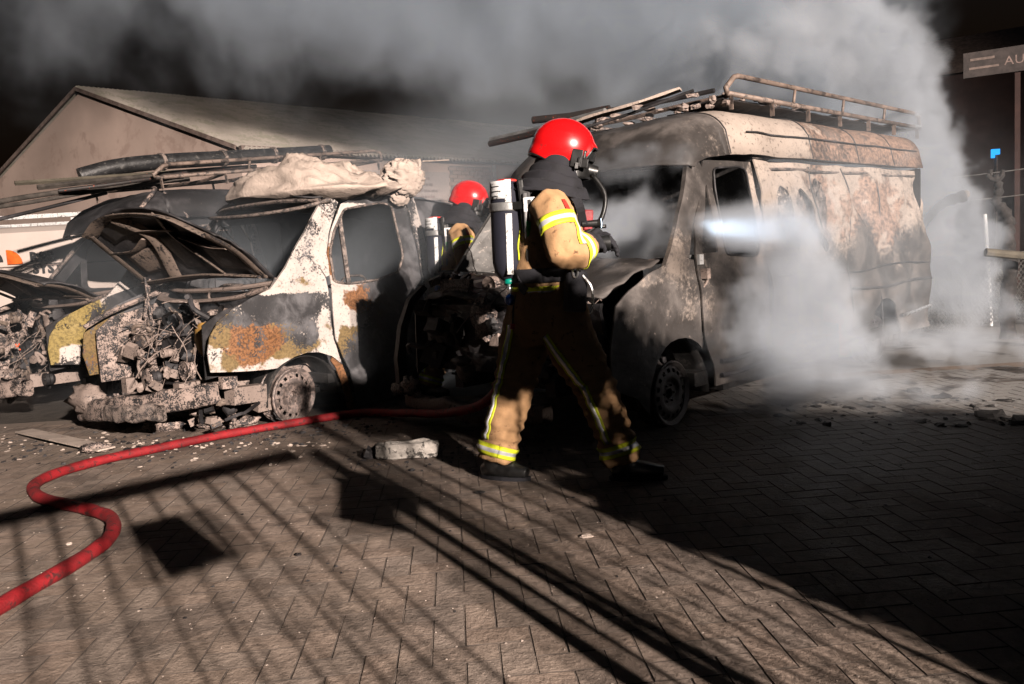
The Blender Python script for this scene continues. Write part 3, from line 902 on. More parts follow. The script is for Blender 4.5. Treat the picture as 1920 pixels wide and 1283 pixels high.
def cab_common(v, W, topz, cowl_z, cowl_x, hdr_x, hdr_z, floor=.18, rear=2.6, bar_mat=None, seed=1, sw=True):
    """floor, firewall, dashboard, seats, steering wheel, cross bars of a stripped cab"""
    bm_ = bar_mat or M['burnt_frame']
    b = MB(); b.box(((cowl_x + .66 + rear) / 2, W / 2, floor), (rear - cowl_x - .66, W - .12, .06)); b.box((cowl_x + .36, W / 2, floor), (.6, W - .7, .05)); b.build("cab_floor", M['soot'], v)
    b = MB(); b.grid(lambda u, t: Vector((cowl_x + .06 + .03 * fbm((u * 5, t * 5, seed), 3), .30 + (W - .60) * u, floor + (cowl_z - .06 - floor) * t)), 20, 10); b.build("firewall", M['burnt_dark'], v, solid=.02)
    b = MB()
    b.tube(catmull([(cowl_x + .02, .06, cowl_z), (cowl_x - .1, W * .3, cowl_z - .03), (cowl_x - .12, W * .7, cowl_z - .03), (cowl_x + .02, W - .06, cowl_z)], 5), .035, 8, sy=.6)
    b.build("cowl_panel", M['burnt_mid'], v, angle=40)
    b = MB(); pts = []
    for k in range(9):
        y = .08 + (W - .16) * k / 8; pts.append((cowl_x + .22 + .03 * math.sin(k * 2.1), y, cowl_z - .03 + .03 * math.sin(k * 1.7)))
    b.tube(catmull(pts, 4), .018, 6); b.tube([(p[0] + .03, p[1], p[2] - .14) for p in pts], .014, 6)
    for k in range(0, 9, 2): b.tube([pts[k], (pts[k][0] + .05, pts[k][1], pts[k][2] - .5)], .012, 6)
    b.build("dashboard_frame", bm_, v)
    b = MB(); yc = W * .27
    ring = [(cowl_x + .42 + .05 * math.sin(a), yc + .19 * math.cos(a), cowl_z - .02 + .16 * math.sin(a)) for a in np.linspace(0, 2 * PI, 20, endpoint=False)]
    b.tube(ring, .010, 6, closed=True); b.tube([(cowl_x + .42, yc, cowl_z - .02), (cowl_x + .2, yc, cowl_z - .2)], .018, 6)
    for a in (0.3, 2.8, 4.7): b.tube([(cowl_x + .42, yc, cowl_z - .02), (cowl_x + .42 + .05 * math.sin(a), yc + .19 * math.cos(a), cowl_z - .02 + .16 * math.sin(a))], .008, 5)
    if sw: b.build("steering_wheel", bm_, v)
    seat(v, cowl_x + .95, W * .27, floor + .35, bm_); seat(v, cowl_x + .95, W * .72, floor + .35, bm_)
    # header bars over the windscreen
    b = MB()
    b.tube(catmull([(hdr_x + .06, .12, hdr_z), (hdr_x - .08, W * .3, hdr_z + .02), (hdr_x - .1, W * .7, hdr_z + .02), (hdr_x + .06, W - .12, hdr_z)], 6), .04, 8, sy=.5)
    b.build("windscreen_header", bm_, v, angle=40)

def rack(name, label, parent_none, M0, x0, x1, y0, y1, z, h, mat, posts=5, cross=6):
    r = empty(name, label, "roof rack"); r.matrix_world = M0
    loops = []
    for y, nm in ((y0, "side_rail"), (y1, "side_rail")):
        b = MB(); s = 1 if y == y0 else -1
        pts = [(x0, y, z), (x0 - .02, y, z + h * .25), (x0 + .1, y, z + h * .9), (x0 + .16, y, z + h), (x0 + .5, y, z + h), (x1 - .1, y, z + h), (x1, y, z + h * .8), (x1 + .02, y, z + .02)]
        b.tube(pts, .021, 8); b.tube([(x0, y, z), (x1 + .02, y, z)], .021, 8)
        for k in range(1, posts): 
            x = x0 + .1 + (x1 - x0 - .1) * k / posts; b.tube([(x, y, z), (x + .04, y, z + h)], .014, 6)
        b.build(nm, mat, r, smooth=True)
    for k in range(cross):
        x = x0 + .05 + (x1 - x0 - .1) * k / (cross - 1)
        b = MB(); b.tube(catmull([(x, y0, z - .01), (x, (y0 * 2 + y1) / 3, z - .01 - .03 * (k % 2)), (x, (y0 + y1 * 2) / 3, z - .02), (x, y1, z - .01)], 3), .018, 6); b.build("crossbar", mat, r)
        for y in (y0, y1):
            b = MB(); b.bar((x, y, z), (x, y - .0, z - .12), .035, .01); b.build("foot", mat, r)
    return r

def pole_thing(name, label, cat, pts, r, mat, group=None, **kw):
    b = MB(); b.tube(pts, r, 10, **kw); o = b.build(name, mat, None, smooth=False, angle=50)
    return tag(o, label, cat, group)

VAN_LOC = {}
def van_root(label, P, az, key):
    v = empty("burnt_van", label, "van", (P[0], P[1], 0), PI / 2 - R(az))
    a = R(az)
    rear = Vector((math.sin(a), math.cos(a), 0)); lat = Vector((-math.cos(a), math.sin(a), 0))
    mw = Matrix(((rear.x, lat.x, 0, P[0]), (rear.y, lat.y, 0, P[1]), (0, 0, 1, 0), (0, 0, 0, 1)))
    VAN_LOC[key] = mw
    return v, mw

# ---------------------------------------------------------------- middle van (B) and leftmost van (A) share a builder
def small_van(v, W, paint, fz, dz, hoodpts, seed, high=False, detail=True, under=None):
    yf = lambda x, z: tumble(z) + (.10 * max(0, .55 - x) ** 1.0 if x < .55 else 0)
    # front wing with the wheel arch
    fen = [(.30, .52), (.285, .66), (.31, .78), (.38, .89), (.5, .97), (.66, 1.035), (.82, 1.09), (1.0, 1.14), (1.18, 1.18), (1.34, 1.24), (1.385, 1.16), (1.39, .9), (1.395, .64), (1.43, .5)]
    arch = [(1.50, .36), (1.44, .44), (1.36, .505), (1.25, .55), (1.13, .562), (1.01, .545), (.92, .51), (.84, .475), (.74, .478), (.55, .492)]
    panel("front_wing", fen + arch[0:0] + [(1.47, .42)] + arch[1:], [], yf, paint, v, fz, .055, crumple=.015, base=(.42, .34, .27))
    panel("wheel_arch_strip", [(1.43, .50), (1.475, .42), (1.52, .30), (1.56, .12), (1.56, .02), (1.50, .02), (1.49, .14), (1.46, .26), (1.405, .40), (1.36, .46), (1.38, .50)], [], lambda x, z: yf(x, z) + .012, paint, v, [(1.48, .2, .3, .5, 2, 1.0)], .06, base=(.25, .3, .6))
    # windscreen pillar and door frame front
    panel("windscreen_pillar", [(.83, 1.09), (1.0, 1.14), (1.18, 1.18), (1.34, 1.24), (1.385, 1.16), (1.42, 1.17), (1.435, 1.36), (1.50, 1.52), (1.66, 1.78), (1.60, 1.84), (1.50, 1.80), (1.36, 1.65), (1.2, 1.47), (1.0, 1.25)],
          [], lambda x, z: yf(x, z) + (.01 if z > 1.3 else 0), paint, v, [(1.25, 1.5, .2, .4, 0, .48), (1.6, 1.8, .15, .15, 0, .55)], .06, thick=.03, base=(.36, .1, .32))
    # door
    win = round_poly([(1.455, 1.115), (1.46, 1.36), (1.55, 1.54), (1.70, 1.725), (2.13, 1.79), (2.255, 1.76), (2.27, 1.30), (2.18, 1.165), (1.92, 1.105), (1.6, 1.09)], .035, 3)
    door = [(1.415, .645), (1.41, .95), (1.425, 1.14), (1.44, 1.36), (1.52, 1.53), (1.68, 1.77), (1.8, 1.815), (2.2, 1.86), (2.36, 1.85), (2.43, 1.78), (2.45, 1.4), (2.46, .9), (2.46, .05), (1.585, .05), (1.575, .2), (1.54, .36), (1.47, .50)]
    panel("door", door, [win], lambda x, z: yf(x, z) - .004, paint, v, dz, .06, crumple=.008, base=(.35, .2, .15))
    b = MB(); b.bar((1.665, yf(0, 1.1) + .012, 1.09), (1.70, yf(0, 1.72) + .012, 1.73), .035, .03); b.build("window_divider", M['burnt_frame'], v)
    b = MB(); cp = [Vector((x, yf(x, z) - .014, z)) for x, z in win]; b.tube(cp, .011, 6, closed=True); b.build("window_frame", M['burnt_frame'], v)
    b = MB()
    for (x, z, r_) in ((2.33, .86, .035), (1.43, 1.08, .018)):
        b.lathe([(r_, -.014), (r_ * 1.2, 0), (r_ * .8, .01), (r_ * .8, .03)], 16, (x, yf(x, z), z), 'Y')
    b.tube(catmull([(2.18, yf(0, 1) - .012, 1.04), (2.25, yf(0, 1) - .02, 1.09), (2.32, yf(0, .9) - .02, 1.02), (2.33, yf(0, .9) - .015, .92), (2.26, yf(0, .9) - .012, .87), (2.19, yf(0, .9) - .012, .93)], 4, True), .006, 5, closed=True)
    b.build("door_handle", M['burnt_dark'], v)
    # door post with peeled strip, rear side
    panel("door_post", [(2.47, .05), (2.56, .05), (2.60, .9), (2.60, 1.3), (2.55, 1.86), (2.44, 1.87), (2.475, 1.4)], [], lambda x, z: yf(x, z) - .008, paint, v, [(2.6, 1.1, .1, .8, 0, .2)], .07, thick=.02, base=(.6, .1, .2))
    side = [(2.61, .15), (2.61, 1.84), (5.4, 1.86 if high else 1.60), (5.5, 1.2), (5.5, .18)]
    panel("side_panel", side, [round_poly([(2.8, 1.15), (2.8, 1.62), (3.6, 1.62), (3.6, 1.15)], .06, 3)], lambda x, z: yf(x, z) + .05, paint, v, [(3.5, 1, 3, 1, 0, .8)], .16, crumple=.02, cfreq=1.4, base=(.8, .1, .1))
    # far side seen through the screen
    yfar = lambda x, z: W - tumble(z) - (.10 * max(0, .55 - x) if x < .55 else 0)
    farw = [(1.0, 1.3), (1.12, 1.5), (1.3, 1.72), (2.1, 1.75), (2.15, 1.3), (2.1, 1.18), (1.3, 1.14), (1.05, 1.18)]
    fwin = round_poly([(1.42, 1.18), (1.42, 1.60), (1.5, 1.70), (2.15, 1.74), (2.22, 1.3), (2.15, 1.16)], .06, 3)
    ftri = [(1.14, 1.22), (1.35, 1.48), (1.35, 1.20)]
    panel("far_side_panel", [(.16, .44), (.12, .62), (.15, .80), (.25, .92), (.45, 1.02), (.75, 1.12), (.95, 1.2), (1.2, 1.52), (1.5, 1.85), (5.3, 1.75), (5.4, .18), (1.6, .12), (1.5, .4), (1.3, .55), (1.1, .56), (.9, .5), (.6, .45)], [fwin, ftri],
          yfar, paint, v, [(.3, .7, .35, .5, 0, .42), (.25, .7, .4, .5, 1, .75), (.25, .55, .3, .3, 2, .5)], .11, crumple=.012, base=(.85, .1, .1))
    panel("inner_wing", [(.2, .38), (.2, .82), (.33, .93), (.75, 1.02), (.8, .8), (.66, .62), (.52, .60), (.46, .38)], [round_poly([(.36, .55), (.36, .6), (.4, .6), (.4, .55)], .01, 2)], lambda x, z: W - .16 + .02 * math.sin(x * 9), M['burnt_pink'], v, None, .08, crumple=.015)
    panel("inner_wing", [(.34, .45), (.34, .86), (.5, .95), (.85, 1.04), (.85, .5)], [], lambda x, z: .16, M['burnt_dark'], v, None, .08, crumple=.015)
    # slam panel rail running back along the far wing
    b = MB(); b.tube(catmull([(.12, W - .12, .86), (.35, W - .12, .97), (.7, W - .1, 1.08), (.95, W - .1, 1.15)], 4), .022, 6); b.build("wing_rail", M['burnt_pink'], v)
    cab_common(v, W, 1.85, 1.14, .92, 1.42, 1.80, seed=seed)
    b = MB(); b.tube(catmull([(.86, .06, 1.10), (.72, .3, 1.04), (.70, W * .55, 1.02), (.74, W - .3, 1.05), (.86, W - .1, 1.10)], 5), .045, 8, sy=.45)
    b.build("scuttle", M['burnt_mid'], v, angle=40)
    # far windscreen pillar
    b = MB(); b.tube(catmull([(.86, W - .06, 1.14), (1.1, W - .1, 1.42), (1.36, W - .16, 1.72), (1.5, W - .2, 1.84)], 4), .045, 8, sy=.5); b.build("windscreen_pillar", M['burnt_frame'], v, angle=40)
    # roof skin
    def roof(u, t):
        x = 1.42 + (5.35 - 1.42) * u; y = .05 + (W - .1) * t
        z = 1.84 + .06 * math.sin(PI * t) - (.30 * sm(.25, 1, u) if not high else 0) + .03 * fbm((x * 2, y * 2, seed), 3) - .05 * abs(t - .5) ** 3 * 8 * .3
        return Vector((x - .10 * math.sin(PI * t) * (1 - u), y + tumble(z) * (1 - 2 * t) * .7, z))
    b = MB(); b.grid(roof, 30, 14); b.build("roof", M['burnt_dark'], v, smooth=True, solid=.012)
    # floor, chassis and dark underbody
    b = MB(); b.box((3.4, W / 2, .3), (4.0, W - .2, .08)); b.box((1.2, W / 2, .27), (1.0, W - .65, .1))
    b.build("load_floor", M['soot'], v)
    b = MB(); b.grid(lambda u, t: Vector((2.6, .1 + (W - .2) * u, .3 + 1.45 * t)), 8, 8); b.build("bulkhead", M['soot'], v, solid=.02) if not detail else None
    for y in (.45, W - .45):
        b = MB(); b.bar((.25, y, .36), (5.3, y, .34), .09, .12); b.build("chassis_rail", M['burnt_mid'], v)
    b = MB(); b.bar((1.13, .2, .2), (1.13, W - .2, .2), .07, .07); b.build("axle", M['burnt_dark'], v)
    # arch liner
    b = MB(); b.grid(lambda u, t: Vector((1.13 + .36 * math.cos(PI * u), .05 + .3 * t, .17 + .36 * math.sin(PI * u))), 16, 4); b.build("arch_liner", M['soot'], v, smooth=True, solid=.004)
    hood(v, M['burnt_dark'], under or M['burnt_mid'], *hoodpts)
    for (a, c_) in (((.88, .05, 1.08), hoodpts[0][0]), ((.84, W - .1, 1.05), hoodpts[0][1])):
        b = MB(); b.bar(a, c_, .035, .02); b.bar((a[0] + .06, a[1] + .02, a[2]), (c_[0] + .03, c_[1] + .03, c_[2] - .02), .02, .02); b.build("bonnet_hinge", M['burnt_pink'], v)
    b = MB(); b.tube([(.62, W - .28, .88), (hoodpts[0][1][0] - .12, W - .25, 1.25)], .012, 6); b.tube([(.55, W - .3, .90), (.75, W - .14, 1.34)], .016, 6); b.build("bonnet_stay", M['burnt_pink'], v)

# -- middle van
PB = (-2.40, 5.56)
vB, mB = van_root("burnt-out van with raised bonnet and bare engine bay, pale ash heap sagging over its cab", PB, 40, 'B')
M['paintB'] = burnt("flaking_white_paint", PAINT, soot=(.035, .034, .036), scale=8)
fzB = [(.40, .82, .13, .17, 1, .95), (.66, .72, .24, .20, 2, .92), (.95, .96, .42, .13, 0, .80), (1.18, .80, .22, .20, 0, .62), (1.0, .62, .26, .07, 1, .9), (.36, .60, .08, .14, 0, .45), (.45, .62, .08, .12, 1, .62),
       (.85, .74, .16, .10, 1, .85), (.95, 1.09, .5, .03, 0, .05), (.78, .52, .5, .03, 0, .05), (1.32, .62, .06, .3, 0, .2), (.72, .88, .3, .06, 0, .66)]
dzB = [(1.48, .85, .07, .28, 0, .12), (1.72, .95, .22, .14, 2, .80), (1.62, .80, .10, .10, 0, .2), (2.4, .8, .55, .75, 0, .97), (2.0, .30, .55, .42, 0, .97), (1.52, .58, .10, .16, 1, .95), (1.62, .62, .10, .12, 1, .75), (1.46, 1.3, .06, .22, 2, .75), (2.3, 1.5, .2, .4, 0, .82), (1.9, 1.84, .6, .06, 0, .85), (1.52, .25, .08, .25, 2, .8)]
small_van(vB, 1.78, M['paintB'], fzB, dzB,
          (((.93, .03, 1.18), (.74, 1.66, 1.18)), ((.50, .12, 1.52), (.24, .85, 1.80), (.20, 1.66, 1.62)), .09), 3)
steel_wheel(vB, 1.02, .04, .225, .225, M['steel'], tilt=R(3), steer=R(8))
# engine bay
gm = [M['burnt_dark'], M['burnt_mid'], M['burnt_dark'], M['liner'], M['burnt_mid'], M['burnt_pink']]
greebles("engine", vB, ((.42, .75), (.50, 1.25), (.38, .78)), 46, gm, 5)
greebles("engine", vB, ((.25, .5), (.55, 1.15), (.3, .7)), 16, gm, 15, (.03, .09))
greebles("bay", vB, ((.55, .85), (.2, 1.6), (.80, .98)), 20, gm, 8, (.03, .12))
greebles("bay", vB, ((.3, .85), (1.15, 1.55), (.5, .8)), 10, gm, 9, (.05, .14), (0, 1, 3))
b = MB(); b.box((.6, .85, .55), (.3, .5, .4), (0, .1, .1), taper=.8); b.build("engine_block", M['burnt_dark'], vB)
b = MB(); b.lathe([(.02, -.06), (.09, -.05), (.1, -.03), (.1, .02), (.07, .05), (.01, .06)], 18, (.30, .92, .42), 'X'); b.build("pulley", M['burnt_pink'], vB, angle=40)
b = MB(); b.blob((.5, .42, .74), (.06, .12, .14), amp=.2, seed=4); b.build("washer_tank", plain("ochre_heatshield", (.36, .20, .05), .7, 0, .3, 9), vB, smooth=True)
strands("wiring", vB, ((.3, .8), (.3, 1.5), (.55, .95)), 60, M['burnt_mid'], 4)
# bumper beam, torn and crusted
def beam(path, hgt, dep, mat, nm, parent, seed=0, n=26):
    cp = catmull(path, n // max(1, len(path) - 1))
    b = MB(); k = len(cp)
    def fn(u, t):
        i = min(k - 1, int(u * (k - 1))); f = u * (k - 1) - i
        p = cp[i].lerp(cp[min(i + 1, k - 1)], f); a = 2 * PI * t
        c_, s_ = math.cos(a), math.sin(a)
        c_ = math.copysign(abs(c_) ** .45, c_); s_ = math.copysign(abs(s_) ** .45, s_)
        q = Vector((c_ * dep / 2, 0, s_ * hgt / 2))
        return p + q * (1 + .16 * fbm((u * 9, t * 3, seed), 3)) + Vector((0, 0, .03 * fbm((u * 4, 0, seed + 3), 2)))
    b.grid(lambda t, u: fn(u, t), 16, n * 2, closed_u=True)
    return b.build(nm, mat, parent, smooth=True)
beam([(.02, 1.62, .17), (-.04, 1.2, .21), (-.02, .7, .27), (.12, .25, .33), (.28, -.02, .37)], .17, .10, M['burnt_pink'], "bumper_beam", vB, 2)
beam([(-.08, .95, .22), (-.08, .6, .24), (.02, .25, .25)], .12, .07, M['paintB2'] if 'paintB2' in M else M['burnt_frame'], "bumper_bracket", vB, 7)
b = MB(); b.blob((.0, 1.45, .28), (.12, .22, .12), 16, 10, .5, 3, 3); b.build("melted_lump", M['burnt_mid'], vB, smooth=True)
b = MB(); b.box((.45, .05, .42), (.12, .06, .09), (0, .1, 0)); b.build("bracket", M['burnt_pink'], vB)
b = MB(); b.box((.62, .1, .30), (.30, .12, .13), (0, .05, .1)); b.box((.8, .12, .2), (.2, .1, .1), (.2, 0, 0)); b.build("subframe", M['burnt_mid'], vB)
greebles("subframe", vB, ((.3, .62), (.05, .5), (.08, .34)), 22, gm, 21, (.03, .11))
0 and greebles("rear_arch", vB, ((1.25, 1.42), (.1, .3), (.08, .35)), 8, gm, 23, (.04, .12), (0, 3))

# ash heap: the collapsed lining over the cab
def ash_heap(parent):
    b = MB()
    def fn(u, v):
        a = 2 * PI * u; t = PI * v
        d = Vector((math.sin(t) * math.cos(a), math.sin(t) * math.sin(a), math.cos(t)))
        x = math.copysign(abs(d.x) ** .8, d.x) * .56; y = math.copysign(abs(d.y) ** .75, d.y) * .93
        hx = .13
        hump = .15 * math.exp(-((y - .52) / .26) ** 2) + .20 * math.exp(-((y + .12) / .34) ** 2 - ((x + .1) / .6) ** 2) - .03 * math.exp(-((y - .2) / .12) ** 2)
        z = d.z * (.10 + (hump if d.z > 0 else -.02))
        p = Vector((1.93 + x - .10 * math.cos(y * 1.4), .74 + y, 1.90 + z))
        q = Vector((p.x * 3.4, p.y * 1.9, p.z * 3.4)) + Vector((.5 * p.y, 0, 0))
        rid = max(0.0, 1 - abs(noise.noise(q + Vector((3, 1, 7)))) * 1.9) ** 1.4 * 1.2 - .45
        rid2 = max(0.0, 1 - abs(noise.noise(q * 2.8 + Vector((1, 5, 2)))) * 1.9) ** 3 * 1.4 - .4
        edge = .35 + .65 * abs(d.z)
        return p + Vector((d.x, d.y, abs(d.z) + .2)) * (.10 * rid * edge + .024 * rid2 * edge + .010 * fbm(q * 5, 3))
    b.grid(fn, 110, 60, closed_u=True)
    return b.build("ash_heap", M['ash'], parent, smooth=True)
ash_heap(vB)
def crumple_lump(parent, c, r, nm, mat, seed, amp=.5, fr=2.5, n=44, m=28):
    b = MB(); c = Vector(c)
    def fn(u, v):
        a = 2 * PI * u; t = PI * v
        d = Vector((math.sin(t) * math.cos(a), math.sin(t) * math.sin(a), math.cos(t)))
        rid = 1 - abs(noise.noise(d * fr + Vector((seed, 2, 1)))) * 2
        rid2 = 1 - abs(noise.noise(d * fr * 2.7 + Vector((seed, 5, 3)))) * 2
        k = 1 + amp * (rid - .5) * .7 + amp * .35 * rid2
        return c + Vector((d.x * r[0], d.y * r[1], d.z * r[2])) * k
    b.grid(fn, n, m, closed_u=True); return b.build(nm, mat, parent, smooth=True)
crumple_lump(vB, (2.34, -.0, 2.0), (.20, .13, .15), "ash_clump", M['ash'], 4, .38, 2.2, 60, 40)
crumple_lump(vB, (2.30, .02, 1.83), (.10, .05, .07), "ash_clump", M['ash'], 9, .3, 1.6)
crumple_lump(vB, (2.63, -.03, 1.42), (.03, .03, .09), "ash_clump", M['ash'], 12)
b = MB(); b.grid(lambda u, t: Vector((2.50 + .02 * math.sin(t * 9), -.06 + .22 * u, 1.92 + .26 * t + .02 * fbm((u * 3, t * 5, 1), 2))), 8, 10); b.build("torn_sheet", M['ash'], vB, smooth=True, solid=.02)
b = MB(); b.tube([(2.55, -.05, 2.16), (2.95, .0, 2.2)], .006, 5); b.build("loose_wire", M['ash'], vB)
# crust along the top of the roof edge
b = MB(); b.tube(catmull([(1.36, 1.62, 1.77), (1.22, 1.2, 1.74), (1.2, .7, 1.72), (1.34, .25, 1.74), (1.55, .06, 1.80)], 6), .035, 8, sy=.5); b.build("roof_edge", M['burnt_frame'], vB, smooth=True)
strands("hanging_wire", vB, ((1.3, 1.5), (1.0, 1.6), (1.66, 1.72)), 8, M['burnt_dark'], 14, .004, .5, 1.2)

# -- leftmost van, high roof, same make
PA = (PB[0] - math.cos(R(40)) * 2.34 - math.sin(R(40)) * .22, PB[1] + math.sin(R(40)) * 2.34 - math.cos(R(40)) * .22)
vA, mA = van_root("burnt-out high-roofed van at the left edge with yellow-brown wing and charred raised bonnet", PA, 40, 'A')
M['paintA'] = burnt("scorched_yellow_paint", (.58, .51, .47), ochre=(.30, .22, .07), scale=6)
fzA = [(.45, .82, .5, .25, 1, .95), (.50, .63, .30, .09, 1, .34), (.42, .66, .3, .14, 0, .38), (.55, .50, .4, .08, 0, .55), (.3, .7, .06, .3, 1, .9), (.9, .7, .3, .3, 0, .75), (1.1, 1.0, .25, .2, 0, .8)]
dzA = [(1.9, .9, 1.5, 1.5, 0, .95)]
small_van(vA, 1.78, M['paintA'], fzA, dzA,
          (((.84, .10, 1.09), (.70, 1.66, 1.10)), ((.36, .12, 1.24), (.06, .85, 1.44), (.04, 1.66, 1.36)), .08), 6, high=True, detail=False)
steel_wheel(vA, 1.05, .06, .225, .225, M['steel'])
greebles("engine", vA, ((.3, .8), (.3, 1.5), (.3, .95)), 44, gm, 31)
greebles("engine", vA, ((.1, .4), (.1, 1.5), (.22, .42)), 16, gm, 33)
strands("wiring", vA, ((.2, .8), (.2, 1.5), (.5, .95)), 50, M['burnt_mid'], 34)
beam([(.0, 1.6, .28), (-.02, .9, .30), (.02, .3, .33), (.1, .05, .34)], .15, .10, M['burnt_pink'], "bumper_beam", vA, 12)
m, nt, out = new_mat("glowing_ember"); N = NT(nt)
em = N.n("ShaderNodeEmission"); em.inputs[0].default_value = (1, .09, .02, 1); em.inputs[1].default_value = 2.5; N.l(em.outputs[0], out.inputs[0]); M['ember'] = m
for k in range(5):
    b = MB(); b.blob((.15 + .05 * random.random(), .30 + .22 * random.random(), .66 + .06 * random.random()), .006, 6, 5, .4, seed=k); b.build("ember", M['ember'], vA)
# high roof cap
def high_roof(parent, W, stations, rear, mat, base=1.84, w_in=.13, sidez=None, n=16, zones=None, nm="high_roof", seed=0, split=None):
    """lofted roof: stations (x, top z, base z); cross section bulges between the two sides"""
    def fn(u, t):
        k = u * (len(stations) - 1); i = min(int(k), len(stations) - 2); f = k - i
        x, zt, zb = (stations[i][q] * (1 - f) + stations[i + 1][q] * f for q in range(3))
        a = t * 2 - 1
        s = math.copysign(1 - (1 - abs(a)) ** 2.2, a)     # fast at the sides
        hh = (1 - abs(s) ** 4.0)
        y = W / 2 + (W / 2 - w_in * .35) * math.copysign(abs(a) ** .55, a) * (1 - .16 * hh)
        e = abs(a)
        prof = (1 - e ** 6) ** .5
        y = W / 2 + math.copysign(1, a) * (W / 2 - .02) * (e ** .9) * (1 - .0)
        z = zb + (zt - zb) * prof
        bow = stations[0][0] - .0
        xx = x + (.28 * (e ** 3) * (1 - u) ** 3 if i < 3 else 0)
        d = .012 * fbm((x * 2.2, y * 2.2, seed), 3)
        return Vector((xx, y, z + d))
    b = MB(); b.grid(fn, (len(stations) - 1) * 8, 40)
    o = b.build(nm, mat, parent, smooth=True, solid=.01)
    return o, fn
high_roof(vA, 1.78, [(1.02, 1.74, 1.72), (1.12, 1.90, 1.78), (1.3, 2.03, 1.82), (1.55, 2.13, 1.84), (1.9, 2.17, 1.85), (3.5, 2.18, 1.85), (5.3, 2.15, 1.85)], 5.3, M['burnt_dark'])
b = MB(); b.tube(catmull([(1.22, .05, 1.86), (1.35, .10, 1.98), (1.52, .20, 2.13), (1.6, .4, 2.17)], 5), .022, 6); b.tube(catmull([(1.75, .02, 1.84), (1.66, .08, 1.98), (1.6, .2, 2.12)], 5), .016, 6); b.build("roof_seam", M['burnt_pink'], vA, smooth=True)

def px_ray(px, py):
    return _r * ((px - 960) / 1493.0) + _u * ((641.5 - py) / 1493.0) + _f
def at(px, py, Y):
    """world point seen at a photograph pixel, at distance Y in front of the camera"""
    d = px_ray(px, py)
    return Vector((0, 0, CAM_H)) + d * (Y / d.y)
def on_ground(px, py, z=0.0):
    d = px_ray(px, py); t = (z - CAM_H) / d.z
    return Vector((0, 0, CAM_H)) + d * t

def add_burn(o, fn):
    me = o.data
    at_ = me.attributes.new("burn", 'FLOAT_COLOR', 'POINT')
    vals = []
    for v in me.vertices:
        c = fn(v.co); vals += [max(0, min(1, c[0])), max(0, min(1, c[1])), max(0, min(1, c[2])), 1]
    at_.data.foreach_set("color", vals)

# ---------------------------------------------------------------- right van (C)
PC = (.43, 4.72); WC = 1.95
vC, mC = van_root("tall smoking van at the right with scorched crumpled side and roof rails", PC, 47, 'C')
M['paintC'] = burnt("smoke_stained_paint", (.40, .335, .29), soot=(.034, .030, .028), ochre=(.20, .15, .12), rust=(.34, .225, .17), scale=4, soft=.11)
def yC(x, z):
    y = tumble(z, 1.1, .13) + (.12 * max(0, .5 - x))
    if x > 2.2:   # heat-warped panels with long hanging folds
        k = sm(2.3, 3.2, x) * sm(.7, 1.1, z) * sm(1.95, 1.6, z)
        y += k * (.035 * math.sin(x * 8.5 + z * 3.5) + .02 * math.sin(x * 19 - z * 4) + .03 * noise.noise(Vector((x * 3, z * 1.2, 4))))
    return y
zc = [(.5, .9, .5, .3, 0, .72), (.4, .6, .3, .4, 2, .45), (1.05, .95, .2, .3, 0, .56), (.9, 1.1, .15, .08, 0, .42), (.6, 1.02, .2, .05, 0, .5)]
fenC = [(.26, .36), (.25, .62), (.30, .88), (.42, .97), (.62, 1.06), (.88, 1.13), (1.0, 1.145), (1.14, 1.13), (1.17, .95), (1.20, .75), (1.22, .58)]
panel("front_wing", fenC + [(p[0], p[1]) for p in arc(.96, .17, .40, 50, 182, 12, .44)] + [(.45, .28)], [], yC, M['paintC'], vC, zc, .06, crumple=.012, base=(.74, .2, .25))
panel("windscreen_pillar", [(.80, 1.10), (.88, 1.13), (1.08, 1.145), (1.14, 1.3), (1.30, 1.55), (1.42, 1.76), (1.36, 1.86), (1.24, 1.80), (1.08, 1.50)], [], lambda x, z: yC(x, z) + .004, M['paintC'], vC,
      [(.95, 1.2, .10, .13, 0, .45), (1.2, 1.6, .25, .3, 0, .72)], .06, thick=.035, base=(.6, .1, .2))
wC = round_poly([(1.55, 1.15), (1.53, 1.62), (1.56, 1.775), (1.9, 1.80), (2.0, 1.78), (2.03, 1.2), (1.98, 1.12)], .045, 4)
wC2 = round_poly([(1.24, 1.17), (1.46, 1.17), (1.455, 1.66), (1.43, 1.64)], .02, 3)
zd = [(1.8, .6, .6, .5, 0, .9), (1.3, .9, .15, .3, 0, .58), (2.05, 1.5, .12, .5, 0, .40), (1.6, 1.82, .6, .06, 0, .7)]
panel("door", [(1.16, 1.15), (1.19, .95), (1.22, .75), (1.24, .58), (1.27, .50), (1.33, .38), (1.36, .22), (2.12, .22), (2.13, 1.2), (2.10, 1.84), (1.45, 1.83), (1.38, 1.70), (1.22, 1.40)], [wC, wC2], lambda x, z: yC(x, z) - .006, M['paintC'], vC, zd, .06, crumple=.01, base=(.7, .2, .25))
b = MB(); b.tube([Vector((x, yC(x, z) - .012, z)) for x, z in wC], .008, 6, closed=True); b.build("window_frame", M['burnt_dark'], vC)
zs = [(2.58, 1.45, .15, .26, 0, .92), (2.90, 1.38, .11, .26, 0, .88), (3.2, 1.42, .12, .24, 0, .80), (2.5, 1.75, .45, .25, 0, .25), (2.3, 1.45, .12, .5, 0, .25), (2.9, 1.2, .4, .4, 0, .50), (3.3, 1.6, .5, .3, 0, .40), (3.3, 1.5, .5, .4, 2, .5), (4.2, 1.5, 1.3, .4, 0, .32), (4.3, 1.4, .8, .4, 2, .62),
      (3.6, .6, 2.0, .42, 0, .93), (5.2, .8, .4, .5, 0, .85), (3.9, 1.15, .25, .3, 0, .75), (4.8, 1.05, .3, .25, 0, .6), (2.4, .7, .4, .5, 0, .85)]
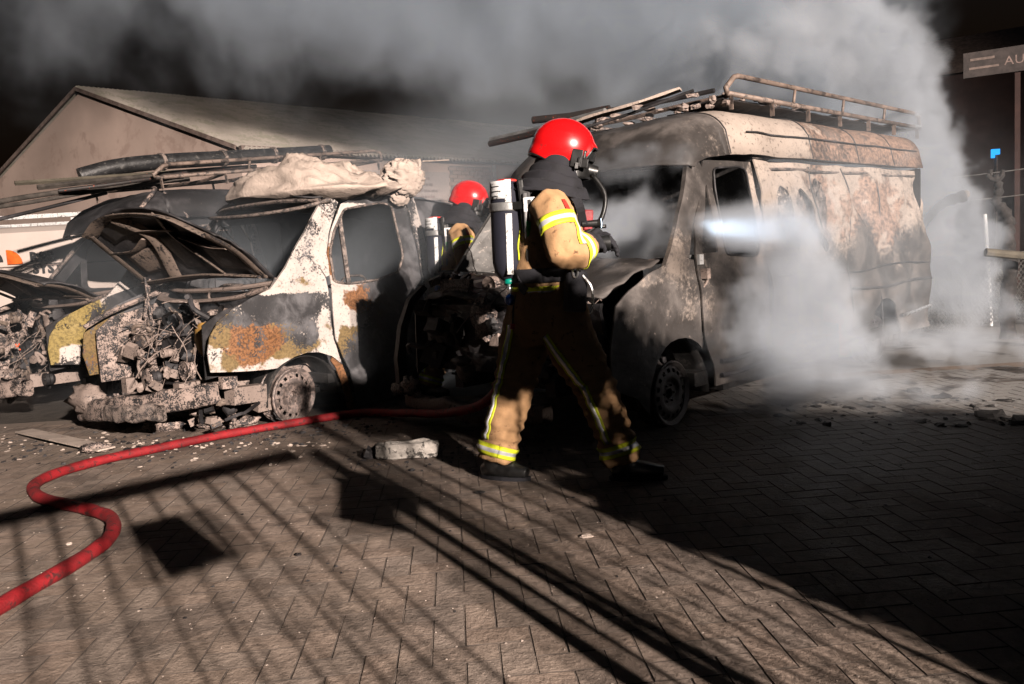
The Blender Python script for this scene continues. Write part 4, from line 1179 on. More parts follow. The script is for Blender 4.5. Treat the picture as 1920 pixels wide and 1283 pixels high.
hole1 = round_poly([(2.45, 1.30), (2.42, 1.62), (2.52, 1.68), (2.64, 1.62), (2.78, 1.25), (2.72, 1.12)], .05, 3)
hole2 = round_poly([(2.72, 1.55), (2.80, 1.66), (2.95, 1.45), (3.06, 1.15), (3.02, 1.10), (2.86, 1.32)], .03, 3)
side = [(2.135, .24), (2.145, 1.2), (2.12, 1.86), (5.42, 1.88), (5.50, 1.75), (5.52, 1.0), (5.50, .50), (5.46, .24), (4.78, .24)] + arc(4.36, .2, .42, 8, 172, 12) + [(3.95, .24)]
panel("side_panel", side, [hole1, hole2], yC, M['paintC'], vC, zs, .065, crumple=.026, cfreq=2.6, base=(.5, .15, .3))
# crumpled foil-like lining showing in the side openings
for (x, z, rx, rz, s) in ((2.58, 1.45, .14, .22, 1), (2.88, 1.38, .14, .24, 2), (3.2, 1.45, .12, .22, 5)):
    crumple_lump(vC, (x, .10, z), (rx, .05, rz), "crumpled_lining", burnt("foil_lining_%d" % s, (.75, .66, .6), use_attr=False, base_soot=.55, scale=16) if s == 1 else M['foil'] if 'foil' in M else M['burnt_frame'], s, .6, 4)
b = MB()
for (x0, z0, x1, z1) in ((2.12, 1.885, 5.45, 1.905), (2.14, 1.80, 5.4, 1.82)):
    b.tube([(x, yC(x, 1.85) - .012, z0 + (z1 - z0) * (x - x0) / (x1 - x0) + .006 * math.sin(x * 5)) for x in np.linspace(x0, x1, 22)], .010, 5)
b.build("gutter_rail", M['burnt_frame'], vC)
b = MB()
for x in (3.05, 3.62, 4.25): b.tube([(x + .03 * math.sin(z * 5), yC(x, z) - .006, z) for z in np.linspace(.3, 1.84, 18)], .006, 4)
b.tube([(x, yC(x, .93) - .012, .93 + .02 * math.sin(x * 3)) for x in np.linspace(2.2, 5.45, 24)], .008, 4)
b.tube([(x, yC(x, .72) - .02, .75 + .015 * math.sin(x * 4)) for x in np.linspace(3.6, 5.5, 16)], .014, 5)
b.build("panel_seam", M['burnt_dark'], vC)
for z_ in (.30, .40):
    b = MB(); b.tube([(x, yC(x, z_) - .02 - .012 * abs(math.sin(x * 5)), z_ + .012 * math.sin(x * 7)) for x in np.linspace(1.4, 3.9, 26)], .018, 6); b.build("side_rail", M['burnt_dark'], vC)
b = MB(); b.tube([(x, -.03, .42 + .06 * (x - 4.8)) for x in np.linspace(4.8, 5.5, 6)], .02, 6); b.build("side_rail", M['chrome'], vC)
hr, hfn = high_roof(vC, WC, [(.98, 1.80, 1.77), (1.12, 1.96, 1.80), (1.35, 2.12, 1.84), (1.65, 2.22, 1.87), (2.0, 2.27, 1.885), (3.6, 2.28, 1.89), (5.45, 2.28, 1.90)], 5.4, M['paintC'], seed=5)
add_burn(hr, lambda c: ((.86 if c.x < 1.72 else .15 + .34 * sm(2.2, 3.2, c.x) - .1 * sm(3.3, 4.2, c.x)) - .25 * math.exp(-((c.x - 1.5) / .25) ** 2 - ((c.y - .2) / .35) ** 2), .25, .25 + .45 * sm(2.4, 3.5, c.x)))
b = MB()
for x in (1.72, 3.0, 3.9, 4.7):
    k = (x - .98)
    st = [(.98, 0), (1.12, 1), (1.35, 2), (1.65, 3), (2.0, 4), (3.6, 5), (5.45, 6)]
    for i in range(6):
        if st[i][0] <= x <= st[i + 1][0]: uu = (i + (x - st[i][0]) / (st[i + 1][0] - st[i][0])) / 6
    b.tube([hfn(uu, t) + Vector((0, 0, .006)) for t in np.linspace(0.0, .3, 14)], .009, 5)
b.tube([hfn(u, .018) + Vector((0, -.012, 0)) for u in np.linspace(.66, .99, 16)], .007, 5)
b.build("roof_seam", M['burnt_dark'], vC, smooth=True)
# far side, cab, front
panel("far_side_panel", [(.2, .36), (.22, .85), (.4, .98), (.85, 1.13), (1.02, 1.38), (1.28, 1.76), (1.4, 1.86), (5.4, 1.88), (5.5, .3), (1.6, .22), (1.3, .5), (1.0, .6), (.6, .5)],
      [round_poly([(1.25, 1.18), (1.3, 1.45), (1.5, 1.72), (2.05, 1.76), (2.1, 1.2)], .05, 3)], lambda x, z: WC - tumble(z, 1.1, .13), M['paintC'], vC, [(1, 1.3, .3, .4, 0, .5)], .14, base=(.85, .1, .1))
cab_common(vC, WC, 1.9, 1.14, .92, 1.16, 1.80, seed=9, sw=False)
b = MB(); b.tube(catmull([(.86, WC - .05, 1.13), (1.05, WC - .1, 1.42), (1.26, WC - .14, 1.72), (1.34, WC - .18, 1.84)], 4), .06, 8, sy=.5); b.build("windscreen_pillar", M['grey'], vC, angle=40)
b = MB(); b.box((3.3, WC / 2, .28), (4.2, WC - .1, .1)); b.build("load_floor", M['soot'], vC)
b = MB(); b.grid(lambda u, t: Vector((2.15, .08 + (WC - .16) * u, .3 + 1.6 * t)), 8, 8); b.build("bulkhead", M['soot'], vC, solid=.02)
b = MB(); b.grid(lambda u, t: Vector((5.46, .05 + (WC - .1) * u, .3 + 1.6 * t)), 8, 8); b.build("rear_door", M['burnt_dark'], vC, solid=.03)
for y in (.5, WC - .5):
    b = MB(); b.bar((.2, y, .34), (5.4, y, .34), .09, .12); b.build("chassis_rail", M['burnt_dark'], vC)
def bonC(u, t):
    x = .90 - .66 * t; y = .06 + (WC - .12) * u
    z = 1.13 - .20 * t ** 1.5 + .05 * math.sin(PI * u) - .10 * math.exp(-((u - .45) / .2) ** 2) * t + .03 * fbm((x * 6, y * 4, 3), 3)
    return Vector((x + .05 * fbm((y * 5, 2, 2), 3) * t, y, z))
b = MB(); b.grid(bonC, 40, 18)
bo = b.build("bonnet", M['paintC'], vC, smooth=True, solid=.01)
add_burn(bo, lambda c: (.96 - .30 * math.exp(-((c.y - .3) / .35) ** 2 - ((c.x - .75) / .15) ** 2), .1, .3))
b = MB(); b.grid(lambda u, t: Vector((.27 + .05 * fbm((u * 6, t * 4, 1), 3), .08 + (WC - .16) * u, .4 + .5 * t)), 24, 10); b.build("radiator", M['burnt_dark'], vC, solid=.03)
gmd = [M['burnt_dark'], M['soot'], M['burnt_dark'], M['burnt_mid']]
greebles("front", vC, ((.10, .3), (.15, 1.85), (.35, .9)), 34, gmd, 41, (.05, .18))
greebles("bay", vC, ((.3, .8), (1.2, 1.9), (.95, 1.1)), 18, [M['burnt_dark'], M['burnt_mid'], M['burnt_pink']], 43, (.04, .14))
b = MB(); b.box((.34, 1.58, 1.02), (.05, .34, .13), (0, .15, 0)); b.box((.30, 1.30, .84), (.04, .22, .22), (.2, .1, 0)); b.build("slam_panel", M['burnt_pink'], vC)
b = MB(); b.blob((.20, 1.12, .80), (.05, .14, .14), 14, 10, .6, 4); b.build("melted_lump", M['burnt_pink'], vC)
beam([(.12, 1.98, .15), (.02, 1.5, .16), (.0, 1.0, .17), (.06, .4, .2)], .12, .1, M['burnt_mid'], "bumper_beam", vC, 22)
b = MB(); b.blob((.0, 1.95, .26), (.05, .09, .05), 14, 10, .5, 4, 2); b.blob((.0, 1.80, .30), (.05, .10, .07), 14, 10, .5, 4, 5); b.build("melted_lump", M['burnt_pink'], vC, smooth=True)
panel("grille_edge", [(.0, .30), (.0, .5), (.06, .75), (.16, .95), (.3, 1.05), (.34, 1.02), (.2, .9), (.12, .72), (.08, .5), (.08, .3)], [], lambda x, z: WC + .02, M['burnt_dark'], vC, None, .1, thick=.05)
steel_wheel(vC, .95, .06, .225, .225, plain("dark_wheel_steel", (.07, .062, .06), .6, .3, .4, 14, .3), steer=R(4))
steel_wheel(vC, 4.36, .08, .225, .225, M['burnt_dark'])
b = MB(); b.grid(lambda u, t: Vector((.96 + .42 * math.cos(PI * u), .05 + .3 * t, .17 + .44 * math.sin(PI * u))), 16, 4); b.build("arch_liner", M['soot'], vC, smooth=True, solid=.004)
b = MB(); b.box((1.20, .0, 1.13), (.05, .09, .07)); b.build("mirror_mount", M['white'], vC)
b = MB(); b.box((1.23, -.03, 1.03), (.04, .10, .07)); b.tube(catmull([(1.23, -.02, 1.06), (1.25, -.05, .98), (1.22, -.01, .9), (1.26, -.01, .8)], 4), .008, 5); b.build("mirror_arm", M['burnt_mid'], vC)
strands("wiring", vC, ((.15, .6), (.3, 1.9), (.8, 1.15)), 50, M['burnt_mid'], 44)
q4 = [at(930, 392, 6.35), at(856, 509, 6.0), at(926, 514, 6.0), at(950, 400, 6.35)]
mi_ = mC.inverted(); q4 = [mi_ @ q for q in q4]
b = MB(); n4 = (q4[1] - q4[0]).cross(q4[3] - q4[0]).normalized() * .02
b.add(q4 + [q + n4 for q in q4], [(0, 1, 2, 3), (7, 6, 5, 4), (0, 4, 5, 1), (1, 5, 6, 2), (2, 6, 7, 3), (3, 7, 4, 0)])
b.bar(q4[0] - n4, q4[1] - n4, .04, .03); b.bar(q4[0].lerp(q4[3], .5) - n4, q4[1].lerp(q4[2], .6) - n4, .05, .02)
b.build("torn_pillar_sheet", plain("grey_scorched_sheet", (.17, .165, .16), .55, .3, .3, 9, .3, dirt=(.4, .36, .33), dirt_amt=.15), vC)
# roof racks: things of their own on the roofs
rC = rack("roof_rack", "long scorched roof rack with side rails on the smoking right van", None, mC, 2.0, 5.85, .20, 1.75, 2.37, .145, M['rack'], 4, 7)
b = MB(); b.tube([(5.7, .2, 2.515), (5.86, .2, 2.50), (5.88, .2, 2.38), (5.7, .2, 2.375)], .024, 8); b.build("rail_end", M['chrome'], rC)
b = MB(); b.grid(lambda u, t: Vector((2.0 + 3.6 * u, .24 + .5 * t, 2.34 + .012 * fbm((u * 30, t * 4, 1), 3))), 50, 6); b.build("tray", M['burnt_dark'], rC, solid=.01)
TR = mC
def vanp(mw, *p): return mw @ Vector(p)
L_ = [((1.45, 2.30, 2.30), (1.45, .95, 2.32), .026, M['grey'], "grey pipe end nearest the standing firefighter's helmet, poking left off the right van's roof"),
      ((1.36, 2.22, 2.25), (1.40, 1.3, 2.29), .027, M['orange'], "reddish pipe just under the grey one poking left off the right van's roof"),
      ((1.75, 1.30, 2.40), (1.95, .28, 2.40), .018, M['burnt_dark'], "black rod across the front of the right van's roof rack"),
      ((1.55, 1.85, 2.41), (1.75, 1.15, 2.40), .032, M['orange'], "thick orange pipe across the far corner of the right van's roof rack"),
      ((1.34, 1.20, 2.20), (1.70, .30, 2.38), .012, M['burnt_dark'], "thin charred batten slanting below the pale plank on the right van")]
for a, c, r, m_, lab in L_:
    pole_thing("pipe", lab, "pipe", [vanp(mC, *a), vanp(mC, *((Vector(a) + Vector(c)) / 2 + Vector((0, 0, -.015)))), vanp(mC, *c)], r, m_)
b = MB(); cp = catmull([vanp(mC, 1.42, 1.42, 2.24), vanp(mC, 1.42, 1.1, 2.29), vanp(mC, 1.5, .7, 2.33), vanp(mC, 1.65, .38, 2.40)], 8)
for i in range(len(cp) - 1):
    b.bar(cp[i], cp[i + 1], .10, .02 + .003 * math.sin(i))
pl = b.build("plank", M['ash'], None); tag(pl, "pale scorched plank bent across the front of the right van's roof", "plank")
b = MB()
rr = random.Random(5)
for k in range(26):
    p = vanp(mC, rr.uniform(1.45, 2.1), rr.uniform(.2, 1.8), 2.31); b.blob(p, [rr.uniform(.02, .06), rr.uniform(.02, .06), rr.uniform(.01, .03)], 7, 5, .7, 3, k)
for k in range(8):
    p = vanp(mC, rr.uniform(2.0, 3.4), rr.uniform(.25, .4), 2.39); b.blob(p, [.03, .03, .02], 7, 5, .7, 3, k)
tag(b.build("charred_debris", M['burnt_mid'], None), kind="stuff")

# rack and pipes on the leftmost van, rising to the rear
mA2 = mA @ Matrix.Translation((1.5, 0, 2.17)) @ Matrix.Rotation(R(-6.5), 4, 'Y')
rA = rack("roof_rack", "rusty roof rack tilted up to the rear on the leftmost van", None, mA2, 0.0, 3.0, .10, 1.60, .07, .12, M['rack'], 3, 5)
def pipe_px(label, pts, r, mat, nm="pipe", cat="pipe", n=10):
    b = MB(); q = catmull([at(*p) for p in pts], 4); b.tube(q, r, n)
    return tag(b.build(nm, mat, None, angle=50), label, cat)
M['tarp'] = plain("black_melted_roll", (.016, .016, .017), .45, 0, .4, 9, .5, 30, dirt=(.09, .085, .08), dirt_amt=.2)
pipe_px("thick black wrapped roll lying along the leftmost van's rack", [(150, 331, 8.3), (215, 314, 8.5), (300, 304, 8.8), (420, 297, 9.3), (520, 291, 9.8), (618, 285, 10.3)], .085, M['tarp'], "tarp_roll", "roll")
for i, (x_, y_, Y_) in enumerate(((300, 304, 8.8), (415, 297, 9.28), (510, 292, 9.75), (600, 286, 10.2))):
    p = at(x_, y_, Y_); q = at(x_ + 6, y_ - .5, Y_ + .03); b = MB(); b.tube([p, q], .096, 12); b.build("strap", M['burnt_frame'], bpy.data.objects["tarp_roll"])
pipe_px("long pale plank on top of the leftmost van's load", [(28, 344, 7.6), (150, 336, 8.0), (340, 322, 8.6)], .022, M['ash2'] if 'ash2' in M else M['oldwood'], "plank", "plank", 4)
pipe_px("dark plank under the pale plank on the leftmost van", [(70, 352, 7.6), (200, 338, 8.0), (345, 328, 8.5)], .026, M['wood'], "plank", "plank", 4)
pipe_px("pipe with orange paint left on it, over the leftmost van", [(110, 358, 7.7), (230, 343, 8.0), (350, 324, 8.5)], .020, M['orange'])
pipe_px("dark rail sticking out furthest left over the leftmost van", [(-30, 384, 7.2), (60, 368, 7.6), (200, 350, 8.1), (355, 336, 8.6)], .026, M['wood'], "ladder_rail", "ladder")
pipe_px("second dark rail just under the furthest-left rail", [(-30, 392, 7.2), (60, 379, 7.6), (190, 357, 8.1), (300, 345, 8.5)], .020, M['wood'], "ladder_rail", "ladder")
pipe_px("lowest black rod running down to the left edge over the white van", [(-30, 418, 7.3), (80, 392, 7.8), (200, 362, 8.3)], .018, M['burnt_dark'])
pipe_px("orange-flecked pipe against the rack loop of the leftmost van", [(250, 333, 8.2), (345, 322, 8.6), (480, 312, 9.2)], .022, M['orange'])

# ================================================================ FIREFIGHTERS
def loft(mb, pts, radii, n=16, sub=5, upv=(0, -1, 0)):
    """limb: tapered elliptical tube; radii = (along view-depth a, other b)"""
    P3 = catmull(pts, sub)
    rr_ = []
    m = len(pts)
    for i in range(m - 1):
        for k in range(sub):
            t = k / sub; rr_.append((radii[i][0] * (1 - t) + radii[i + 1][0] * t, radii[i][1] * (1 - t) + radii[i + 1][1] * t))
    rr_.append(radii[-1])
    rings = []; u = Vector(upv)
    for i, p in enumerate(P3):
        d = P3[min(i + 1, len(P3) - 1)] - P3[max(i - 1, 0)]; d.normalize()
        a = d.cross(u); a.normalize(); uu = a.cross(d); uu.normalize()
        rings.append([p + a * (math.cos(2 * PI * k / n) * rr_[i][0]) + uu * (math.sin(2 * PI * k / n) * rr_[i][1]) for k in range(n)])
    vs = [v for r in rings for v in r]; fs = []
    for i in range(len(rings) - 1):
        for k in range(n): fs.append((i * n + k, i * n + (k + 1) % n, (i + 1) * n + (k + 1) % n, (i + 1) * n + k))
    fs.append(tuple(reversed(range(n)))); fs.append(tuple((len(rings) - 1) * n + k for k in range(n)))
    mb.add(vs, fs)

def fused(mb, name, mat, parent, voxel=.013, smooth_it=3, wr=.006, wfreq=7, fold=None):
    me = mb.mesh(name)
    ob = bpy.data.objects.new(name, me); COL.objects.link(ob)
    md = ob.modifiers.new("r", 'REMESH'); md.mode = 'VOXEL'; md.voxel_size = voxel
    s_ = ob.modifiers.new("s", 'SMOOTH'); s_.iterations = smooth_it; s_.factor = .6
    dg = bpy.context.evaluated_depsgraph_get(); dg.update()
    m2 = bpy.data.meshes.new_from_object(ob.evaluated_get(dg))
    bpy.data.objects.remove(ob)
    m2.name = name
    nrm_ = [v.normal.copy() for v in m2.vertices]
    for v, nn in zip(m2.vertices, nrm_):
        c = v.co
        a = 1 - abs(noise.noise(c * wfreq)) * 2.4
        b_ = 1 - abs(noise.noise(c * wfreq * 2.1 + Vector((3, 3, 3)))) * 2.2
        d = wr * (a * 1.0 + b_ * .5)
        if fold: d += fold(c)
        v.co = c + nn * d
    m2.update(); m2.materials.clear()
    o = link_mesh(name, m2, mat, parent, smooth=True)
    return o

def bvh_of(o):
    me = o.data
    return BVHTree.FromPolygons([v.co.copy() for v in me.vertices], [tuple(p.vertices) for p in me.polygons])

def wrap(bvh, name, p0, p1, phi0, phi1, mats, parent, nu=28, nv=6, lift=.006, rmax=.6, ref=(0, -1, 0), stripes=(0, 1, 0), taper=None):
    """tape lying on the cloth: rays from outside towards the limb's axis"""
    p0, p1 = Vector(p0), Vector(p1); d = (p1 - p0); L = d.length; d.normalize()
    u = Vector(ref); a = d.cross(u); a.normalize(); u = a.cross(d)
    mb = MB(); grid_ = []
    for j in range(nv + 1):
        row = []
        for i in range(nu + 1):
            ph = R(phi0 + (phi1 - phi0) * i / nu)
            c = p0 + d * (L * j / nv)
            dr = u * math.cos(ph) + a * math.sin(ph)
            hit, nn, _, _ = bvh.ray_cast(c + dr * rmax, -dr, rmax)
            row.append((hit + dr * lift) if hit else None)
        grid_.append(row)
    idx = {}; vs = []
    for j, row in enumerate(grid_):
        for i, p in enumerate(row):
            if p is not None: idx[(i, j)] = len(vs); vs.append(p)
    fs = []; mi = []
    for j in range(nv):
        for i in range(nu):
            q = [(i, j), (i + 1, j), (i + 1, j + 1), (i, j + 1)]
            if all(k in idx for k in q):
                pp_ = [vs[idx[k]] for k in q]
                if max((pp_[k] - pp_[k - 1]).length for k in range(4)) < .12:
                    fs.append(tuple(idx[k] for k in q)); mi.append(stripes[min(len(stripes) - 1, int(j / nv * len(stripes)))])
    if not fs: return None
    mb.v = [tuple(v) for v in vs]; mb.f = fs; mb.m = mi
    o = mb.build(name, mats, parent, smooth=True, solid=.004)
    return o

YS = [M['yellow'], M['silver']]
def helmet(parent, c, tilt, yaw=0.0):
    """jet-style fire helmet facing +x"""
    h = bpy.data.objects.new("helmet", None)  # placeholder replaced below
    bpy.data.objects.remove(h)
    rot = Matrix.Rotation(yaw, 3, 'Z') @ Matrix.Rotation(tilt, 3, 'Y')
    c = Vector(c)
    def rim(az):   # az: 0 front, 180 back; returns polar angle of the rim
        a = abs(az)
        front = 84; side_ = 128; back = 112
        if a < 55: return front + (side_ + 2 - front) * sm(28, 55, a)
        if a < 95: return side_ + 2
        return side_ + (back - side_) * sm(95, 150, a)
    def fn(u, v):
        az = -180 + 360 * u; t = R(rim(az) * v); a = R(az)
        rx, ry, rz = .172, .132, .158
        d = Vector((math.sin(t) * math.cos(a), math.sin(t) * math.sin(a), math.cos(t)))
        p = Vector((d.x * rx, d.y * ry, d.z * rz))
        if abs(az) > 95 and v > .78:   # flared neck edge
            k = sm(.78, 1, v) * sm(95, 140, abs(az)); p += Vector((math.cos(a), math.sin(a) * .5, 0)) * .022 * k
        if abs(az) < 60 and v > .8:    # peak
            p += Vector((1, 0, 0)) * .016 * sm(.8, 1, v) * sm(60, 30, abs(az))
        # sharp ridge line over the crown side
        ri = math.exp(-((t - R(62)) / .05) ** 2) * sm(60, 100, abs(az)) * .0025
        p += d * ri
        return rot @ p + c
    b = MB(); b.grid(fn, 72, 36, closed_u=True)
    o = b.build("helmet", M['red'], parent, smooth=True, solid=.005)
    def L(x, y, z): return rot @ Vector((x, y, z)) + c
    b = MB(); b.tube([fn(i / 72, 1.0) for i in range(72)], .006, 6, closed=True); b.build("helmet_trim", M['black_gloss'], o, smooth=True)
    for s in (-1, 1):
        b = MB(); b.box(L(.085, s * .116, -.055), (.062, .022, .095), rot); b.box(L(.125, s * .108, -.075), (.05, .022, .05), rot); b.box(L(.10, s * .128, -.075), (.018, .014, .05), rot); b.build("visor_hinge", M['black_gloss'], o, bevel=.005)
        b = MB(); b.box(L(.092, s * .136, -.095), (.016, .008, .03), rot); b.build("buckle", M['chrome'], o)
    b = MB(); b.grid(lambda u, v: L(.178 * math.cos(R(-50 + 100 * u)) * (1 - .02 * v) + .004, .128 * math.sin(R(-50 + 100 * u)), -.005 - .05 * v), 16, 4); b.build("visor", M['black_gloss'], o, smooth=True, solid=.003)
    return o

def firefighter(label, wear_far=False):
    # joints in the person's own frame: x forward, y away, z up; origin on the ground between the feet
    p = empty("person", label, "firefighter", (0, 0, 0))
    Z = lambda x, y, z: Vector((x, y, z))
    # ---- head and body in one skin
    b = MB()
    loft(b, [Z(.27, 0, 1.40), Z(.30, 0, 1.56), Z(.33, 0, 1.66)], [(.07, .07), (.062, .062), (.065, .062)], 14)
    b.blob((.36, 0, 1.755), (.098, .078, .118), 24, 18, .03)
    b.blob((.455, 0, 1.735), (.02, .014, .022), 10, 8, .02)
    loft(b, [Z(.16, 0, .9), Z(.18, 0, 1.1), Z(.24, 0, 1.35), Z(.28, 0, 1.5)], [(.12, .15), (.12, .15), (.13, .18), (.08, .10)])
    for k in (0, 1):
        s = -1 if k == 0 else 1
        hp = Z(.20, s * .10, .92)
        kn, an = (Z(.43, -.20, .50), Z(.575, -.26, .09)) if k == 0 else (Z(.02, .0, .50), Z(-.13, -.07, .10))
        loft(b, [hp, kn, an], [(.08, .08), (.06, .06), (.045, .045)], 12)
        sh = Z(.27, s * .17, 1.47); el = Z(.30, -.30, 1.22) if k == 0 else Z(.38, .26, 1.25)
        wr_ = Z(.44, -.22, 1.265) if k == 0 else Z(.47, .06, 1.26)
        loft(b, [sh, el, wr_], [(.05, .05), (.042, .042), (.03, .03)], 12)
    fused(b, "body", M['skin'], p, .014, 2, .001)
    # ---- trousers
    b = MB()
    loft(b, [Z(.19, 0, 1.16), Z(.20, 0, 1.02), Z(.21, 0, .88), Z(.22, 0, .74)], [(.155, .19), (.17, .20), (.205, .205), (.15, .15)], 22)
    for k in (0, 1):
        s = -1 if k == 0 else 1
        if k == 0: q = [Z(.27, -.09, .92), Z(.34, -.14, .72), Z(.44, -.19, .50), Z(.51, -.235, .28), Z(.565, -.26, .10)]; rr_ = [(.15, .13), (.135, .12), (.108, .105), (.098, .095), (.098, .095)]
        else: q = [Z(.15, .09, .92), Z(.08, .07, .72), Z(.01, .01, .50), Z(-.07, -.04, .28), Z(-.125, -.07, .10)]; rr_ = [(.15, .13), (.135, .12), (.11, .105), (.10, .098), (.10, .098)]
        loft(b, q, rr_, 20)
    def fold(c):
        # sagging rings above the hems and behind the knees
        lo = math.exp(-((c.z - .22) / .12) ** 2); kn_ = math.exp(-((c.z - .52) / .10) ** 2)
        return (.008 * lo + .007 * kn_) * math.sin(c.z * 95 + 4 * math.sin(c.x * 9))
    tr_ = fused(b, "trousers", M['tan'], p, .012, 2, .009, 6, fold)
    # ---- jacket with both sleeves
    b = MB()
    loft(b, [Z(.19, 0, 1.02), Z(.20, 0, 1.12), Z(.225, 0, 1.26), Z(.25, 0, 1.40), Z(.265, 0, 1.50), Z(.275, 0, 1.57)], [(.165, .20), (.155, .195), (.165, .20), (.165, .205), (.135, .18), (.085, .10)], 24)
    loft(b, [Z(.24, -.15, 1.49), Z(.285, -.26, 1.38), Z(.30, -.31, 1.24), Z(.33, -.31, 1.21)], [(.095, .088), (.095, .088), (.088, .084), (.084, .08)], 18)
    loft(b, [Z(.30, -.31, 1.25), Z(.345, -.30, 1.22), Z(.40, -.265, 1.235), Z(.445, -.22, 1.265)], [(.095, .09), (.088, .085), (.072, .072), (.062, .062)], 16)
    loft(b, [Z(.26, .15, 1.49), Z(.36, .25, 1.37), Z(.38, .26, 1.25), Z(.43, .17, 1.25), Z(.47, .08, 1.26)], [(.10, .09), (.10, .095), (.09, .09), (.075, .07), (.06, .06)], 18)
    def foldj(c):
        el_ = math.exp(-((c - Vector((.35, -.31, 1.22))).length / .11) ** 2)
        return .007 * el_ * math.sin((c.x * 60 + c.z * 40)) + .003 * math.sin(c.z * 40 + c.x * 22 + 3 * math.sin(c.y * 8))
    ja = fused(b, "jacket", M['tan'], p, .011, 2, .0085, 7.5, foldj)
    bj, bt = bvh_of(ja), bvh_of(tr_)
    # tape: arm, sleeve, hem, legs
    st3 = (0, 0, 1, 1, 0, 0)
    wrap(bj, "reflective_band", (.285, -.245, 1.405), (.305, -.275, 1.335), -110, 110, YS, p, 30, 6, .006, .16, stripes=st3)
    wrap(bj, "reflective_band", (.19, -.0, 1.055), (.19, -.0, .985), 0, 360, YS, p, 60, 6, .006, .3, stripes=st3, ref=(0, -1, 0))
    wrap(bj, "reflective_band", (.375, -.285, 1.225), (.415, -.25, 1.24), -180, 180, YS, p, 40, 6, .006, .16, stripes=st3)
    wrap(bj, "reflective_band", (.335, -.27, 1.42), (.345, -.30, 1.25), -66, -28, YS, p, 6, 12, .006, .16, stripes=(0,), ref=(0, -1, 0))
    wrap(bj, "reflective_band", (.335, -.27, 1.42), (.345, -.30, 1.25), -53, -41, [M['silver'], M['silver']], p, 3, 12, .010, .16, stripes=(0,))
    wrap(bj, "reflective_band", (.22, 0, 1.45), (.22, 0, 1.20), 50, 64, YS, p, 5, 12, .006, .3, stripes=(0,))
    wrap(bj, "badge", (.30, -.25, 1.485), (.315, -.27, 1.425), -58, -22, [M['badge'], M['badge']], p, 8, 8, .006, .16, stripes=(0,))
    hm = []
    wrap(bt, "reflective_band", (.560, -.257, .145), (.545, -.25, .205), 0, 360, YS, p, 40, 6, .006, .16, stripes=st3)
    wrap(bt, "reflective_band", (-.118, -.068, .125), (-.098, -.058, .185), 0, 360, YS, p, 40, 6, .006, .16, stripes=st3)
    for (q0, q1, q2, f0, f1) in (((.25, -.10, .80), (.43, -.185, .52), (.535, -.245, .22), 18, 42), ((.10, .06, .80), (.01, .01, .52), (-.09, -.05, .20), 40, 64)):
        mid_ = (f0 + f1) / 2
        for (a_, b_) in ((q0, q1), (q1, q2)):
            wrap(bt, "reflective_band", a_, b_, f0, f1, YS, p, 6, 16, .006, .2, stripes=(0,))
            wrap(bt, "reflective_band", a_, b_, mid_ - 5, mid_ + 5, [M['silver'], M['silver']], p, 2, 16, .010, .2, stripes=(0,))
    # ---- boots
    for (an, yaw) in ((Z(.575, -.26, .0), -.15), (Z(-.13, -.07, .0), -.45)):
        rz = Matrix.Rotation(yaw, 3, 'Z'); b = MB()
        loft(b, [an + Vector((0, 0, .20)), an + Vector((0, 0, .10)), an + Vector((.0, 0, .045))], [(.062, .062), (.058, .056), (.06, .052)], 16)
        loft(b, [an + rz @ Vector((-.075, 0, .045)), an + rz @ Vector((.02, 0, .055)), an + rz @ Vector((.12, 0, .05)), an + rz @ Vector((.20, 0, .042))], [(.035, .035), (.05, .052), (.048, .045), (.032, .03)], 16, upv=(0, 0, 1))
        bo_ = fused(b, "boot", M['black_gloss'], p, .01, 2, .002, 9)
        b = MB(); pr = []
        for k in range(20):
            a = 2 * PI * k / 20; pr.append(an + rz @ Vector((.065 + .155 * math.cos(a), .05 * math.sin(a), 0.0)))
        b.add(pr + [q + Vector((0, 0, .02)) for q in pr], [tuple(reversed(range(20))), tuple(range(20, 40))] + [(k, (k + 1) % 20, 20 + (k + 1) % 20, 20 + k) for k in range(20)]); b.build("sole", M['black_cloth'], bo_)
    # ---- gloves gripping the nozzle: palm, four fingers and thumb each
    noz = Vector((.53, -.05, 1.26)); nd_ = Vector((.9, .1, .05)).normalized()
    for k, (wr_, pc, side_) in enumerate(((Z(.44, -.22, 1.27), Z(.485, -.14, 1.275), -1), (Z(.46, .09, 1.26), Z(.54, .03, 1.26), 1))):
        b = MB()
        dirp = (pc - wr_).normalized()
        loft(b, [wr_, wr_.lerp(pc, .6), pc + dirp * .03], [(.04, .034), (.048, .03), (.046, .026)], 12)
        glove = MB(); glove.v, glove.f, glove.m = b.v, b.f, b.m
        for f_ in range(4):
            off_ = Vector((0, 0, .034 - .022 * f_)) + nd_ * (.0)
            base = pc + dirp * .035 + off_ + nd_ * (.012 * (f_ - 1.5))
            ln_ = (.95, 1.05, 1.0, .8)[f_]
            toward = (noz + nd_ * (.0) - base); toward.z = 0
            q = [base, base + dirp * .032 * ln_ + Vector((0, 0, .004)), base + dirp * .052 * ln_ + Vector((0, -side_ * -.012, -.014)), base + dirp * .050 * ln_ + Vector((.0, 0, -.038))]
            glove.tube(catmull(q, 3), [.013] * 7 + [.012] * 3, 8)
        tb = pc + Vector((0, 0, .038)); glove.tube(catmull([tb - dirp * .03, tb + Vector((.015, 0, .018)), tb + dirp * .03 + Vector((.02, 0, .004))], 3), .0145, 8)
        fused(glove, "glove", M['black_cloth'], p, .006, 1, .0015, 14)
        b = MB(); b.tube([wr_ - dirp * .035, wr_ + dirp * .015], .056, 14); b.build("cuff", M['black_cloth'], p, smooth=True)
    # ---- neck hood, face, mask
    b = MB()
